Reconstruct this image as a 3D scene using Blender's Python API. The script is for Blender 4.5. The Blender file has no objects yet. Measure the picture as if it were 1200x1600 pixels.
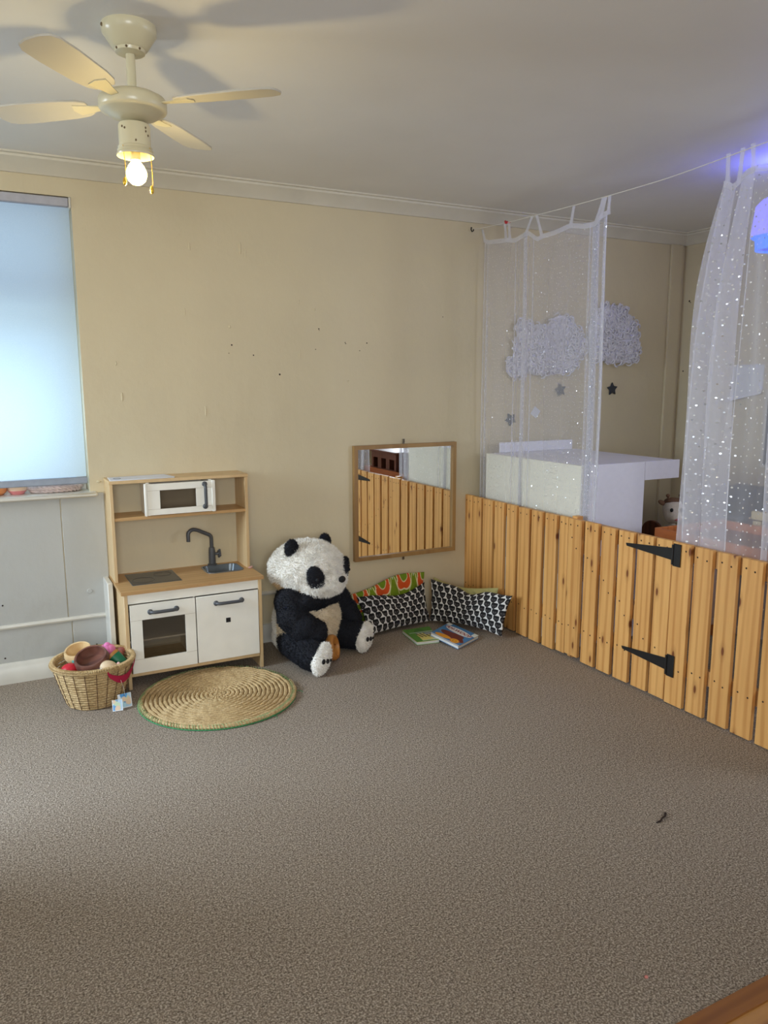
import bpy, bmesh, math, random
import numpy as np
from mathutils import Vector, Matrix, Quaternion
random.seed(7); np.random.seed(7)
SC = bpy.context.scene
COL = SC.collection
PI = math.pi

# ------------------------------------------------------------------ camera
F_PX = 1199.73
cam_d = bpy.data.cameras.new('camera'); cam = bpy.data.objects.new('camera', cam_d); COL.objects.link(cam)
cam_d.sensor_fit = 'VERTICAL'; cam_d.sensor_height = 36.0; cam_d.lens = 36.0 * F_PX / 1600.0
cam_d.clip_start = 0.05; cam_d.clip_end = 100
R_ = Vector((0.88784403, -0.46013741, -0.00255599)); U_ = Vector((0.0785737, 0.14613162, 0.98613981)); B_ = -Vector((0.45338631, 0.87573918, -0.16589679))
M = Matrix(((R_.x, U_.x, B_.x, -0.52176), (R_.y, U_.y, B_.y, -4.17), (R_.z, U_.z, B_.z, 1.49896), (0, 0, 0, 1)))
cam.matrix_world = M
SC.camera = cam

# ------------------------------------------------------------------ light and exposure
EXPOSURE = 0.10
SKY_STRENGTH = 1.0
vs = SC.view_settings
SC.display_settings.display_device = 'sRGB'
vs.view_transform = 'Standard'; vs.look = 'None'; vs.gamma = 1.0; vs.exposure = EXPOSURE
try: vs.use_curve_mapping = False
except Exception: pass
w = bpy.data.worlds.new('sky'); SC.world = w; w.use_nodes = True
bg = w.node_tree.nodes['Background']; bg.inputs[0].default_value = (0.62, 0.80, 1.0, 1); bg.inputs[1].default_value = SKY_STRENGTH

def area(name, loc, target, sx, sy, power, color, spread=180):
    l = bpy.data.lights.new(name, 'AREA'); l.shape = 'RECTANGLE'; l.size = sx; l.size_y = sy; l.energy = power; l.color = color
    l.spread = math.radians(spread)
    o = bpy.data.objects.new(name, l); COL.objects.link(o); o.location = loc
    d = Vector(target) - Vector(loc); o.rotation_euler = d.to_track_quat('-Z', 'Y').to_euler()
    return o
area('assumed_front_daylight', (-1.0, -6.25, 1.75), (-0.2, 0, 1.5), 1.7, 1.3, 54, (1.0, 0.94, 0.86), 110)  # window light assumed behind the viewer from how the shadows fall
area('added_left_fill', (-2.86, -4.1, 1.65), (2.0, -2.2, 0.8), 1.9, 1.3, 7, (1.0, 0.96, 0.92))  # weak fill, added through an invented window nearer the camera
area('assumed_left_daylight', (-2.86, -0.78, 1.6), (0.4, -2.0, 0.2), 0.75, 1.3, 62, (0.78, 0.89, 1.0), 90)  # cool window light assumed at the left from the lit carpet and wall
area('added_right_fill', (4.37, -4.0, 1.7), (2.3, -1.0, 0.9), 1.1, 1.2, 26, (0.86, 0.91, 1.0), 130)  # fill added to brighten the desk and curtains beyond the fence
area('added_blind_hotspot', (-0.50, 0.52, 1.34), (-0.44, 0, 1.30), 0.25, 0.4, 4.2, (0.80, 0.98, 1.0))  # small lamp added just outside the window to make the blind's bright spot
area('added_blind_backlight', (-0.8, 1.6, 1.7), (-0.75, 0, 1.6), 2.0, 2.2, 7.6, (0.58, 0.74, 1.0))  # wide lamp added outdoors to light the blind from behind

def point(name, loc, power, color, radius):
    l = bpy.data.lights.new(name, 'POINT'); l.energy = power; l.color = color; l.shadow_soft_size = radius
    o = bpy.data.objects.new(name, l); COL.objects.link(o); o.location = loc
    return o

# ------------------------------------------------------------------ node helpers
def newmat(name):
    m = bpy.data.materials.new(name); m.use_nodes = True
    nt = m.node_tree; b = nt.nodes['Principled BSDF']
    return m, nt, b
def N(nt, t, **kw):
    n = nt.nodes.new(t)
    for k, v in kw.items(): setattr(n, k, v)
    return n
def L(nt, a, b): nt.links.new(a, b)
def rgba(c): return (c[0], c[1], c[2], 1)
def s2l(c): return tuple(((x / 255) / 12.92 if x / 255 <= 0.04045 else ((x / 255 + 0.055) / 1.055) ** 2.4) for x in c)
def coords(nt, scale=(1, 1, 1), rnd=False):
    tc = N(nt, 'ShaderNodeTexCoord'); mp = N(nt, 'ShaderNodeMapping'); mp.inputs['Scale'].default_value = scale
    L(nt, tc.outputs['Object'], mp.inputs['Vector'])
    if rnd:
        oi = N(nt, 'ShaderNodeObjectInfo'); mul = N(nt, 'ShaderNodeMath', operation='MULTIPLY'); mul.inputs[1].default_value = 37.0
        L(nt, oi.outputs['Random'], mul.inputs[0])
        cb = N(nt, 'ShaderNodeCombineXYZ')
        for i in range(3): L(nt, mul.outputs[0], cb.inputs[i])
        L(nt, cb.outputs[0], mp.inputs['Location'])
    return mp.outputs[0]
def noise(nt, vec, scale, detail=3, rough=0.5):
    n = N(nt, 'ShaderNodeTexNoise'); n.inputs['Scale'].default_value = scale; n.inputs['Detail'].default_value = detail; n.inputs['Roughness'].default_value = rough
    L(nt, vec, n.inputs['Vector']); return n.outputs['Fac']
def ramp(nt, fac, stops):
    r = N(nt, 'ShaderNodeValToRGB'); e = r.color_ramp.elements
    while len(e) < len(stops): e.new(0.5)
    for i, (p, c) in enumerate(stops): e[i].position = p; e[i].color = rgba(c)
    L(nt, fac, r.inputs[0]); return r.outputs[0]
def bump(nt, h, b, strength=0.2, dist=0.01):
    n = N(nt, 'ShaderNodeBump'); n.inputs['Strength'].default_value = strength; n.inputs['Distance'].default_value = dist
    L(nt, h, n.inputs['Height']); L(nt, n.outputs[0], b.inputs['Normal']); return n
def mixc(nt, fac, a, b, mode='MIX'):
    m = N(nt, 'ShaderNodeMix', data_type='RGBA', blend_type=mode)
    if isinstance(fac, (int, float)): m.inputs[0].default_value = fac
    else: L(nt, fac, m.inputs[0])
    for s, i in ((a, 6), (b, 7)):
        if isinstance(s, tuple): m.inputs[i].default_value = rgba(s)
        else: L(nt, s, m.inputs[i])
    return m.outputs[2]
def plain(name, c, rough=0.6, metal=0.0, var=0.06, nscale=30, bmp=0.05, emit=None, es=0):
    m, nt, b = newmat(name); c = s2l(c)
    v = coords(nt); f = noise(nt, v, nscale)
    lo = tuple(x * (1 - var) for x in c); hi = tuple(min(1, x * (1 + var)) for x in c)
    L(nt, ramp(nt, f, [(0.3, lo), (0.7, hi)]), b.inputs['Base Color'])
    b.inputs['Roughness'].default_value = rough; b.inputs['Metallic'].default_value = metal
    if bmp: bump(nt, f, b, bmp, 0.003)
    if emit: b.inputs['Emission Color'].default_value = rgba(s2l(emit)); b.inputs['Emission Strength'].default_value = es
    return m
MAT = {}
def wall_mat(name, c, bs=0.35):
    m, nt, b = newmat(name); c = s2l(c)
    v = coords(nt); f = noise(nt, v, 1.3, 4); g = noise(nt, v, 9, 5); lo = tuple(x * 0.95 for x in c); hi = tuple(x * 1.04 for x in c)
    L(nt, ramp(nt, f, [(0.3, lo), (0.7, hi)]), b.inputs['Base Color'])
    v2 = coords(nt, (1, 1, 0.45)); h = noise(nt, v2, 5, 6, 0.55)
    mm = N(nt, 'ShaderNodeMath', operation='ADD'); L(nt, h, mm.inputs[0]); L(nt, g, mm.inputs[1])
    bump(nt, mm.outputs[0], b, bs, 0.012); b.inputs['Roughness'].default_value = 0.62
    return m
MAT['wall'] = wall_mat('cream_wall_paint', (214, 200, 168))
MAT['panel'] = wall_mat('white_panel_paint', (186, 186, 182))
MAT['ceil'] = wall_mat('ceiling_paint', (234, 233, 230), 0.12)
MAT['cornice'] = plain('cornice_paint', (214, 208, 192), 0.5, var=0.04, nscale=6)
MAT['white_gloss'] = plain('white_gloss_paint', (214, 210, 200), 0.35, var=0.05, nscale=8)
def carpet_mat():
    m, nt, b = newmat('brown_grey_carpet')
    v = coords(nt); f = noise(nt, v, 190, 2, 0.65); g = noise(nt, v, 90, 3, 0.6); h = noise(nt, v, 1.6, 3)
    c1 = ramp(nt, f, [(0.36, s2l((70, 59, 49))), (0.50, s2l((144, 130, 115))), (0.64, s2l((228, 215, 198)))])
    c2 = ramp(nt, g, [(0.36, s2l((98, 85, 73))), (0.60, s2l((184, 169, 152)))])
    c3 = mixc(nt, 0.35, c1, c2)
    c4 = mixc(nt, 0.15, c3, ramp(nt, h, [(0.35, s2l((140, 126, 113))), (0.65, s2l((162, 149, 136)))]))
    L(nt, c4, b.inputs['Base Color']); b.inputs['Roughness'].default_value = 0.97
    b.inputs['Specular IOR Level'].default_value = 0.1
    bump(nt, f, b, 0.8, 0.006); return m
MAT['carpet'] = carpet_mat()
def wood_mat(name, light, dark, knots=True, axis='z', gscale=1.0, rough=0.45, rnd=True):
    m, nt, b = newmat(name)
    st = {'z': (14, 14, 1.1), 'x': (1.1, 14, 14), 'y': (14, 1.1, 14)}[axis]
    st = tuple(x * gscale for x in st)
    v = coords(nt, st, rnd); f = noise(nt, v, 1.3, 4, 0.6)
    wv = N(nt, 'ShaderNodeTexWave', wave_type='BANDS', bands_direction='Y' if axis != 'y' else 'X'); wv.inputs['Scale'].default_value = 0.55; wv.inputs['Distortion'].default_value = 7.0
    wv.inputs['Detail'].default_value = 2.0; wv.inputs['Detail Scale'].default_value = 0.7; L(nt, v, wv.inputs['Vector'])
    l, d = s2l(light), s2l(dark)
    c = mixc(nt, 0.5, ramp(nt, f, [(0.3, d), (0.62, l)]), ramp(nt, wv.outputs['Fac'], [(0.0, d), (0.45, l), (1.0, l)]))
    oi = N(nt, 'ShaderNodeObjectInfo'); c = mixc(nt, 0.22 if rnd else 0.0, c, ramp(nt, oi.outputs['Random'], [(0.0, tuple(x * 0.8 for x in l)), (1.0, tuple(min(1, x * 1.12) for x in l))]))
    if knots:
        kz = {'z': (1, 6.5, 2.3), 'x': (3.6, 7, 7), 'y': (1, 3.6, 8)}[axis]
        v2 = coords(nt, kz, rnd); sx = N(nt, 'ShaderNodeSeparateXYZ'); L(nt, v2, sx.inputs[0]); cx_ = N(nt, 'ShaderNodeCombineXYZ'); L(nt, sx.outputs['Y'], cx_.inputs['X']); L(nt, sx.outputs['Z'], cx_.inputs['Y'])
        vo = N(nt, 'ShaderNodeTexVoronoi', voronoi_dimensions='2D'); vo.inputs['Scale'].default_value = 1.0; L(nt, cx_.outputs[0], vo.inputs['Vector'])
        k = ramp(nt, vo.outputs['Distance'], [(0.0, (1, 1, 1)), (0.032, (1, 1, 1)), (0.055, (0, 0, 0))])
        ring = ramp(nt, vo.outputs['Distance'], [(0.0, (0.35, 0.35, 0.35)), (0.06, (0.30, 0.30, 0.30)), (0.13, (0, 0, 0))])
        c = mixc(nt, ring, c, tuple(x * 0.6 for x in d)); c = mixc(nt, k, c, s2l((124, 68, 32)))
    L(nt, c, b.inputs['Base Color']); b.inputs['Roughness'].default_value = rough; bump(nt, f, b, 0.08, 0.002)
    return m
MAT['pine'] = wood_mat('knotty_pine', (232, 176, 104), (184, 118, 54))
MAT['pine_y'] = wood_mat('pine_rail', (206, 158, 100), (168, 116, 62), axis='y')
MAT['birch'] = wood_mat('birch_ply', (218, 188, 142), (200, 166, 118), knots=False, rnd=False)
MAT['birch_top'] = wood_mat('birch_worktop', (200, 160, 108), (180, 138, 88), knots=False, axis='x', rnd=False)
MAT['frame_wood'] = wood_mat('oak_frame', (168, 132, 82), (140, 104, 62), knots=False, rnd=False)
MAT['orange_wood'] = wood_mat('orange_stained_wood', (206, 122, 62), (172, 90, 40), knots=False, axis='y', rnd=False)
MAT['brown_wood'] = wood_mat('brown_stained_wood', (120, 66, 42), (84, 42, 26), knots=False, rnd=False)
MAT['bowl_dark'] = wood_mat('dark_bowl_wood', (120, 76, 62), (84, 50, 42), knots=False, axis='x', rnd=False)
MAT['bowl_light'] = wood_mat('pale_bowl_wood', (226, 196, 146), (204, 168, 118), knots=False, axis='x', rnd=False)
MAT['floorboards'] = wood_mat('amber_floor_wood', (204, 150, 82), (128, 74, 30), knots=False, axis='x', gscale=0.5, rough=0.3, rnd=False)
MAT['threshold'] = wood_mat('threshold_wood', (150, 96, 44), (112, 68, 30), knots=False, axis='x', rnd=False)
MAT['kwhite'] = plain('kitchen_white', (246, 243, 232), 0.4, var=0.03, nscale=10)
MAT['kgrey'] = plain('kitchen_grey_plastic', (78, 80, 84), 0.38, var=0.04)
MAT['khob'] = plain('dark_hob', (50, 48, 46), 0.25, var=0.03)
MAT['hobring'] = plain('hob_ring_mark', (84, 80, 76), 0.3, var=0.03)
MAT['steel'] = plain('sink_grey', (110, 118, 124), 0.3, metal=0.5, var=0.04)
MAT['black_iron'] = plain('black_iron', (26, 25, 24), 0.42, var=0.1)
MAT['nail'] = plain('nail_hole', (44, 28, 18), 0.8, var=0.1)
MAT['fan_cream'] = plain('fan_cream_enamel', (214, 204, 170), 0.28, var=0.03, nscale=6, bmp=0)
MAT['blade'] = plain('fan_blade_pale', (196, 190, 176), 0.5, var=0.04, nscale=4, bmp=0)
MAT['rust'] = plain('rust_speck', (110, 90, 62), 0.8)
MAT['brass'] = plain('brass_chain', (222, 180, 60), 0.3, metal=0.6)
MAT['bulb'] = plain('lit_bulb', (255, 240, 190), 0.3, bmp=0, emit=(255, 226, 140), es=14)
MAT['black'] = plain('matt_black', (16, 16, 18), 0.7)
MAT['dark_hole'] = plain('dark_recess', (20, 18, 16), 0.9)
MAT['grey_box'] = plain('grey_plastic', (92, 96, 108), 0.6)
MAT['dark_grey'] = plain('dark_grey_fabric', (52, 56, 66), 0.85)
MAT['mauve'] = plain('mauve_fabric', (116, 96, 108), 0.9, nscale=80, bmp=0.3)
MAT['lav'] = plain('white_laminate', (236, 235, 248), 0.45, var=0.02)
MAT['board'] = plain('cream_board', (232, 228, 208), 0.6, var=0.02)
MAT['paper'] = plain('white_paper', (226, 228, 236), 0.7, var=0.02)
MAT['lace'] = plain('white_ruffle', (226, 224, 232), 0.8, var=0.05, nscale=60, bmp=0.3)
MAT['star'] = plain('charcoal_star', (46, 50, 58), 0.6)
MAT['star2'] = plain('grey_star', (86, 90, 92), 0.6)
MAT['wire'] = plain('white_cord', (226, 222, 214), 0.6)
MAT['red'] = plain('red_plastic', (190, 26, 44), 0.4)
MAT['crimson'] = plain('crimson_felt', (176, 24, 66), 0.9, nscale=120, bmp=0.3)
MAT['pink'] = plain('pink_plastic', (238, 132, 190), 0.4)
MAT['turq'] = plain('turquoise_paint', (120, 206, 192), 0.5)
MAT['green'] = plain('green_paint', (26, 120, 82), 0.45)
MAT['amber'] = wood_mat('amber_ring', (206, 142, 70), (176, 112, 48), knots=False, rnd=False)
MAT['shell'] = plain('shell_tan', (222, 196, 160), 0.5)
MAT['shellw'] = plain('shell_white', (224, 230, 238), 0.5)
MAT['gfringe'] = plain('pale_green_thread', (150, 164, 112), 0.8)
MAT['gthread'] = plain('green_thread', (40, 140, 84), 0.8)
MAT['joint'] = plain('joint_groove', (186, 176, 156), 0.6)
MAT['orange'] = plain('orange_glass', (232, 150, 92), 0.3)
MAT['coral'] = plain('coral_glass', (226, 140, 140), 0.3)
MAT['peach'] = plain('peach_glass', (232, 200, 172), 0.3)
MAT['sage'] = plain('pale_green_fabric', (176, 168, 108), 0.9, nscale=80, bmp=0.2)
MAT['plank_line'] = plain('dark_seam', (70, 40, 18), 0.7)
MAT['pale_wood'] = wood_mat('pale_toy_wood', (214, 196, 150), (196, 174, 128), knots=False, rnd=False)
MAT['toycream'] = plain('cream_plush', (226, 214, 200), 0.9, nscale=120, bmp=0.4)
MAT['toybrown'] = plain('brown_plush', (120, 88, 66), 0.9, nscale=120, bmp=0.4)
MAT['toypink'] = plain('pink_mouth', (190, 110, 112), 0.8)
MAT['screw'] = plain('dull_metal', (120, 110, 96), 0.35, metal=0.8)

def glass_pane_mat(name, tint=(0.9, 0.95, 1.0), gl=0.12, trans=None):
    m = bpy.data.materials.new(name); m.use_nodes = True; nt = m.node_tree; nt.nodes.clear()
    o = N(nt, 'ShaderNodeOutputMaterial'); t = N(nt, 'ShaderNodeBsdfTransparent'); g = N(nt, 'ShaderNodeBsdfGlossy'); mx = N(nt, 'ShaderNodeMixShader')
    t.inputs[0].default_value = rgba(tint); g.inputs['Roughness'].default_value = 0.05; mx.inputs[0].default_value = gl
    L(nt, t.outputs[0], mx.inputs[1]); L(nt, g.outputs[0], mx.inputs[2]); L(nt, mx.outputs[0], o.inputs[0]); return m
MAT['glass'] = glass_pane_mat('window_glass')
MAT['toyglass'] = glass_pane_mat('smoky_acrylic', (0.72, 0.69, 0.65), 0.06)
def mirror_mat():
    m, nt, b = newmat('mirror_silver'); b.inputs['Metallic'].default_value = 1; b.inputs['Roughness'].default_value = 0.015
    b.inputs['Base Color'].default_value = (0.80, 0.81, 0.79, 1); return m
MAT['mirror'] = mirror_mat()
def blind_mat():
    m = bpy.data.materials.new('translucent_blind_fabric'); m.use_nodes = True; nt = m.node_tree; nt.nodes.clear()
    o = N(nt, 'ShaderNodeOutputMaterial'); t = N(nt, 'ShaderNodeBsdfTranslucent'); d = N(nt, 'ShaderNodeBsdfDiffuse'); mx = N(nt, 'ShaderNodeMixShader')
    v = coords(nt, (1, 1, 1)); f = noise(nt, v, 400, 2)
    L(nt, ramp(nt, f, [(0.3, (0.74, 0.84, 0.88)), (0.7, (0.84, 0.92, 0.95))]), t.inputs[0]); d.inputs[0].default_value = (0.62, 0.66, 0.68, 1); mx.inputs[0].default_value = 0.38
    L(nt, t.outputs[0], mx.inputs[1]); L(nt, d.outputs[0], mx.inputs[2]); L(nt, mx.outputs[0], o.inputs[0]); return m
MAT['blind'] = blind_mat()
def sheer_mat(name, dens=0.30, dotscale=34.0, dotr=0.085):
    """sheer voile with foil dots; UV in metres"""
    m = bpy.data.materials.new(name); m.use_nodes = True; nt = m.node_tree; nt.nodes.clear()
    o = N(nt, 'ShaderNodeOutputMaterial'); tr = N(nt, 'ShaderNodeBsdfTransparent')
    d = N(nt, 'ShaderNodeBsdfDiffuse'); d.inputs[0].default_value = (0.86, 0.85, 0.90, 1)
    tl = N(nt, 'ShaderNodeBsdfTranslucent'); tl.inputs[0].default_value = (0.86, 0.85, 0.90, 1)
    cl = N(nt, 'ShaderNodeMixShader'); cl.inputs[0].default_value = 0.4; L(nt, d.outputs[0], cl.inputs[1]); L(nt, tl.outputs[0], cl.inputs[2])
    lw = N(nt, 'ShaderNodeLayerWeight'); lw.inputs['Blend'].default_value = 0.5
    mr = N(nt, 'ShaderNodeMapRange'); mr.inputs['From Min'].default_value = 0.0; mr.inputs['From Max'].default_value = 1.0; mr.inputs['To Min'].default_value = dens; mr.inputs['To Max'].default_value = min(0.95, dens * 2.2)
    pw = N(nt, 'ShaderNodeMath', operation='POWER'); pw.inputs[1].default_value = 2.2; L(nt, lw.outputs['Facing'], pw.inputs[0]); L(nt, pw.outputs[0], mr.inputs['Value'])
    base = N(nt, 'ShaderNodeMixShader'); L(nt, mr.outputs[0], base.inputs[0]); L(nt, tr.outputs[0], base.inputs[1]); L(nt, cl.outputs[0], base.inputs[2])
    uv = N(nt, 'ShaderNodeUVMap'); vo = N(nt, 'ShaderNodeTexVoronoi', voronoi_dimensions='2D'); vo.inputs['Scale'].default_value = dotscale; vo.inputs['Randomness'].default_value = 0.75
    L(nt, uv.outputs[0], vo.inputs['Vector'])
    lt = N(nt, 'ShaderNodeMath', operation='LESS_THAN'); lt.inputs[1].default_value = dotr; L(nt, vo.outputs['Distance'], lt.inputs[0])
    g = N(nt, 'ShaderNodeBsdfPrincipled'); g.inputs['Metallic'].default_value = 0.5; g.inputs['Roughness'].default_value = 0.22; g.inputs['Base Color'].default_value = (0.95, 0.95, 0.98, 1)
    geo = N(nt, 'ShaderNodeNewGeometry'); vm = N(nt, 'ShaderNodeVectorMath', operation='SUBTRACT'); vm.inputs[1].default_value = (0.5, 0.5, 0.5); L(nt, vo.outputs['Color'], vm.inputs[0])
    vs_ = N(nt, 'ShaderNodeVectorMath', operation='SCALE'); vs_.inputs['Scale'].default_value = 1.3; L(nt, vm.outputs[0], vs_.inputs[0])
    va = N(nt, 'ShaderNodeVectorMath', operation='ADD'); L(nt, geo.outputs['Normal'], va.inputs[0]); L(nt, vs_.outputs[0], va.inputs[1])
    vn = N(nt, 'ShaderNodeVectorMath', operation='NORMALIZE'); L(nt, va.outputs[0], vn.inputs[0]); L(nt, vn.outputs[0], g.inputs['Normal'])
    fin = N(nt, 'ShaderNodeMixShader'); L(nt, lt.outputs[0], fin.inputs[0]); L(nt, base.outputs[0], fin.inputs[1]); L(nt, g.outputs[0], fin.inputs[2])
    L(nt, fin.outputs[0], o.inputs[0]); return m
MAT['sheer'] = sheer_mat('sheer_voile_fine_dots', 0.24, 36, 0.08)
MAT['sheer2'] = sheer_mat('sheer_voile_foil_dots', 0.31, 29, 0.10)
MAT['sheer_hem'] = sheer_mat('sheer_voile_hem', 0.50, 34, 0.10)
def vcol_mat(name, rough=0.85, bmp=0.0):
    m, nt, b = newmat(name); a = N(nt, 'ShaderNodeAttribute'); a.attribute_name = 'pattern'
    L(nt, a.outputs['Color'], b.inputs['Base Color']); b.inputs['Roughness'].default_value = rough
    if bmp: bump(nt, noise(nt, coords(nt), 300), b, bmp, 0.002)
    return m
MAT['print'] = vcol_mat('printed_fabric', 0.9, 0.2)
MAT['cover'] = vcol_mat('printed_cover', 0.35)
MAT['pages'] = plain('page_edges', (226, 226, 220), 0.7)
MAT['bluecard'] = plain('blue_board_cover', (56, 120, 176), 0.4)
MAT['greencard'] = plain('green_board_cover', (92, 150, 56), 0.4)
def straw_mat():
    m, nt, b = newmat('seagrass_rope'); v = coords(nt); f = noise(nt, v, 120, 3, 0.6); g = noise(nt, v, 18, 2)
    c = mixc(nt, 0.35, ramp(nt, f, [(0.25, s2l((124, 92, 56))), (0.5, s2l((186, 154, 106))), (0.75, s2l((230, 206, 160)))]), ramp(nt, g, [(0.3, s2l((166, 140, 92))), (0.7, s2l((216, 190, 142)))]))
    L(nt, c, b.inputs['Base Color']); b.inputs['Roughness'].default_value = 0.75; return m
MAT['straw'] = straw_mat()
MAT['straw_b'] = MAT['straw']
MAT['straw_dark'] = plain('basket_dark_stake', (92, 58, 34), 0.8)
MAT['fur_white'] = plain('white_fur', (246, 242, 234), 0.85, var=0.08, nscale=25, bmp=0.5)
MAT['fur_black'] = plain('black_fur', (17, 19, 28), 0.9, var=0.2, nscale=25, bmp=0.5)
MAT['belly'] = plain('cream_fur', (228, 212, 184), 0.85, var=0.06, nscale=25, bmp=0.5)
MAT['fur_stain'] = plain('yellowed_fur', (214, 184, 140), 0.85, var=0.1, nscale=25, bmp=0.5)
def lamp_blue(name, c, es):
    m, nt, b = newmat(name); b.inputs['Base Color'].default_value = rgba(s2l(c)); b.inputs['Emission Color'].default_value = rgba(s2l(c)); b.inputs['Emission Strength'].default_value = es; return m
MAT['lamp_lilac'] = lamp_blue('lit_lilac_shade', (132, 128, 240), 0.85)
MAT['lamp_blue'] = lamp_blue('lit_blue_shade', (20, 110, 255), 1.0)
MAT['lamp_dark'] = lamp_blue('blue_lamp_mouth', (4, 60, 200), 0.9)

# ------------------------------------------------------------------ mesh helpers
class MB:
    def __init__(s): s.v = []; s.f = []; s.m = []
    def add(s, vs, fs, mi=0):
        o = len(s.v); s.v += [tuple(p) for p in vs]; s.f += [tuple(i + o for i in f) for f in fs]; s.m += [mi] * len(fs); return s
    def box(s, a, b, mi=0, bev=0.0, rot=None):
        a, b = [min(x, y) for x, y in zip(a, b)], [max(x, y) for x, y in zip(a, b)]
        bm = bmesh.new(); bmesh.ops.create_cube(bm, size=1)
        for v in bm.verts: v.co = Vector([a[i] + (v.co[i] + 0.5) * (b[i] - a[i]) for i in range(3)])
        if bev: bmesh.ops.bevel(bm, geom=bm.edges[:], offset=bev, segments=1, affect='EDGES')
        if rot is not None:
            for v in bm.verts: v.co = rot @ v.co
        return s.bm(bm, mi)
    def bm(s, bm, mi=0):
        bm.verts.index_update(); s.add([v.co for v in bm.verts], [[v.index for v in f.verts] for f in bm.faces], mi); bm.free(); return s
    def lathe(s, prof, seg=32, c=(0, 0, 0), mi=0, T=None):
        n = len(prof); vs, fs = [], []
        for i in range(seg):
            a = 2 * PI * i / seg
            for r, z in prof:
                p = Vector((r * math.cos(a), r * math.sin(a), z))
                if T is not None: p = T @ p
                vs.append(p + Vector(c))
        for i in range(seg):
            j = (i + 1) % seg
            for k in range(n - 1): fs.append((i * n + k, j * n + k, j * n + k + 1, i * n + k + 1))
        return s.add(vs, fs, mi)
    def tube(s, pts, r, seg=8, mi=0, closed=False, cap=True):
        pts = [Vector(p) for p in pts]; n = len(pts); vs, fs = [], []
        rr = r if hasattr(r, '__len__') else [r] * n
        up = Vector((0, 0, 1)); prev = None
        for i, p in enumerate(pts):
            if closed: t = pts[(i + 1) % n] - pts[i - 1]
            else: t = pts[min(i + 1, n - 1)] - pts[max(i - 1, 0)]
            t.normalize()
            if prev is None:
                ref = up if abs(t.z) < 0.9 else Vector((1, 0, 0)); a = t.cross(ref).normalized()
            else:
                a = prev - t * prev.dot(t)
                if a.length < 1e-6: a = t.orthogonal()
                a.normalize()
            prev = a; b = t.cross(a)
            for k in range(seg):
                q = 2 * PI * k / seg; vs.append(p + (a * math.cos(q) + b * math.sin(q)) * rr[i])
        m = n if closed else n - 1
        for i in range(m):
            j = (i + 1) % n
            for k in range(seg): l = (k + 1) % seg; fs.append((i * seg + k, i * seg + l, j * seg + l, j * seg + k))
        if cap and not closed: fs.append(tuple(range(seg))[::-1]); fs.append(tuple((n - 1) * seg + k for k in range(seg)))
        return s.add(vs, fs, mi)
    def ell(s, c, r, mi=0, T=None, sub=3):
        bm = bmesh.new(); bmesh.ops.create_icosphere(bm, subdivisions=sub, radius=1)
        for v in bm.verts:
            p = Vector((v.co.x * r[0], v.co.y * r[1], v.co.z * r[2]))
            if T is not None: p = T @ p
            v.co = p + Vector(c)
        return s.bm(bm, mi)
    def prism(s, poly, ax, a, b, mi=0, bev=0):
        """poly = 2D outline, extruded along axis ax from a to b"""
        def P(p, h):
            return {0: (h, p[0], p[1]), 1: (p[0], h, p[1]), 2: (p[0], p[1], h)}[ax]
        bm = bmesh.new(); v0 = [bm.verts.new(P(p, a)) for p in poly]; v1 = [bm.verts.new(P(p, b)) for p in poly]; n = len(poly)
        bm.faces.new(v0); bm.faces.new(v1[::-1])
        for i in range(n): bm.faces.new((v0[i], v1[i], v1[(i + 1) % n], v0[(i + 1) % n]))
        bmesh.ops.recalc_face_normals(bm, faces=bm.faces[:])
        if bev: bmesh.ops.bevel(bm, geom=bm.edges[:], offset=bev, segments=1, affect='EDGES')
        return s.bm(bm, mi)
    def build(s, name, mats, parent=None, smooth=True, loc=None, normals=True):
        me = bpy.data.meshes.new(name); me.from_pydata(s.v, [], s.f); me.update()
        if not isinstance(mats, (list, tuple)): mats = [mats]
        for m in mats: me.materials.append(MAT[m] if isinstance(m, str) else m)
        me.polygons.foreach_set('material_index', s.m)
        if normals:
            bm = bmesh.new(); bm.from_mesh(me); bmesh.ops.recalc_face_normals(bm, faces=bm.faces[:]); bm.to_mesh(me); bm.free()
        if smooth:
            me.polygons.foreach_set('use_smooth', [True] * len(me.polygons))
            try: me.set_sharp_from_angle(angle=math.radians(44))
            except Exception: pass
        o = bpy.data.objects.new(name, me); COL.objects.link(o)
        if parent is not None: o.parent = parent
        if loc is not None: o.location = loc
        return o
def E(name, label, cat, loc=(0, 0, 0), rz=0, group=None):
    o = bpy.data.objects.new(name, None); COL.objects.link(o); o.location = loc; o.rotation_euler = (0, 0, rz); o.empty_display_size = 0.05
    o['label'] = label; o['category'] = cat
    if group: o['group'] = group
    return o
def tag(o, label, cat, group=None):
    o['label'] = label; o['category'] = cat
    if group: o['group'] = group
    return o
def struct(o, label, cat):
    o['kind'] = 'structure'; o['label'] = label; o['category'] = cat; return o
def tree(o, loc, rz=None):
    r = o.copy(); COL.objects.link(r); r.location = loc
    if rz is not None: r.rotation_euler = (0, 0, rz)
    for ch in o.children:
        c = ch.copy(); COL.objects.link(c); c.parent = r
        for g in ch.children:
            d = g.copy(); COL.objects.link(d); d.parent = c
    return r

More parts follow.
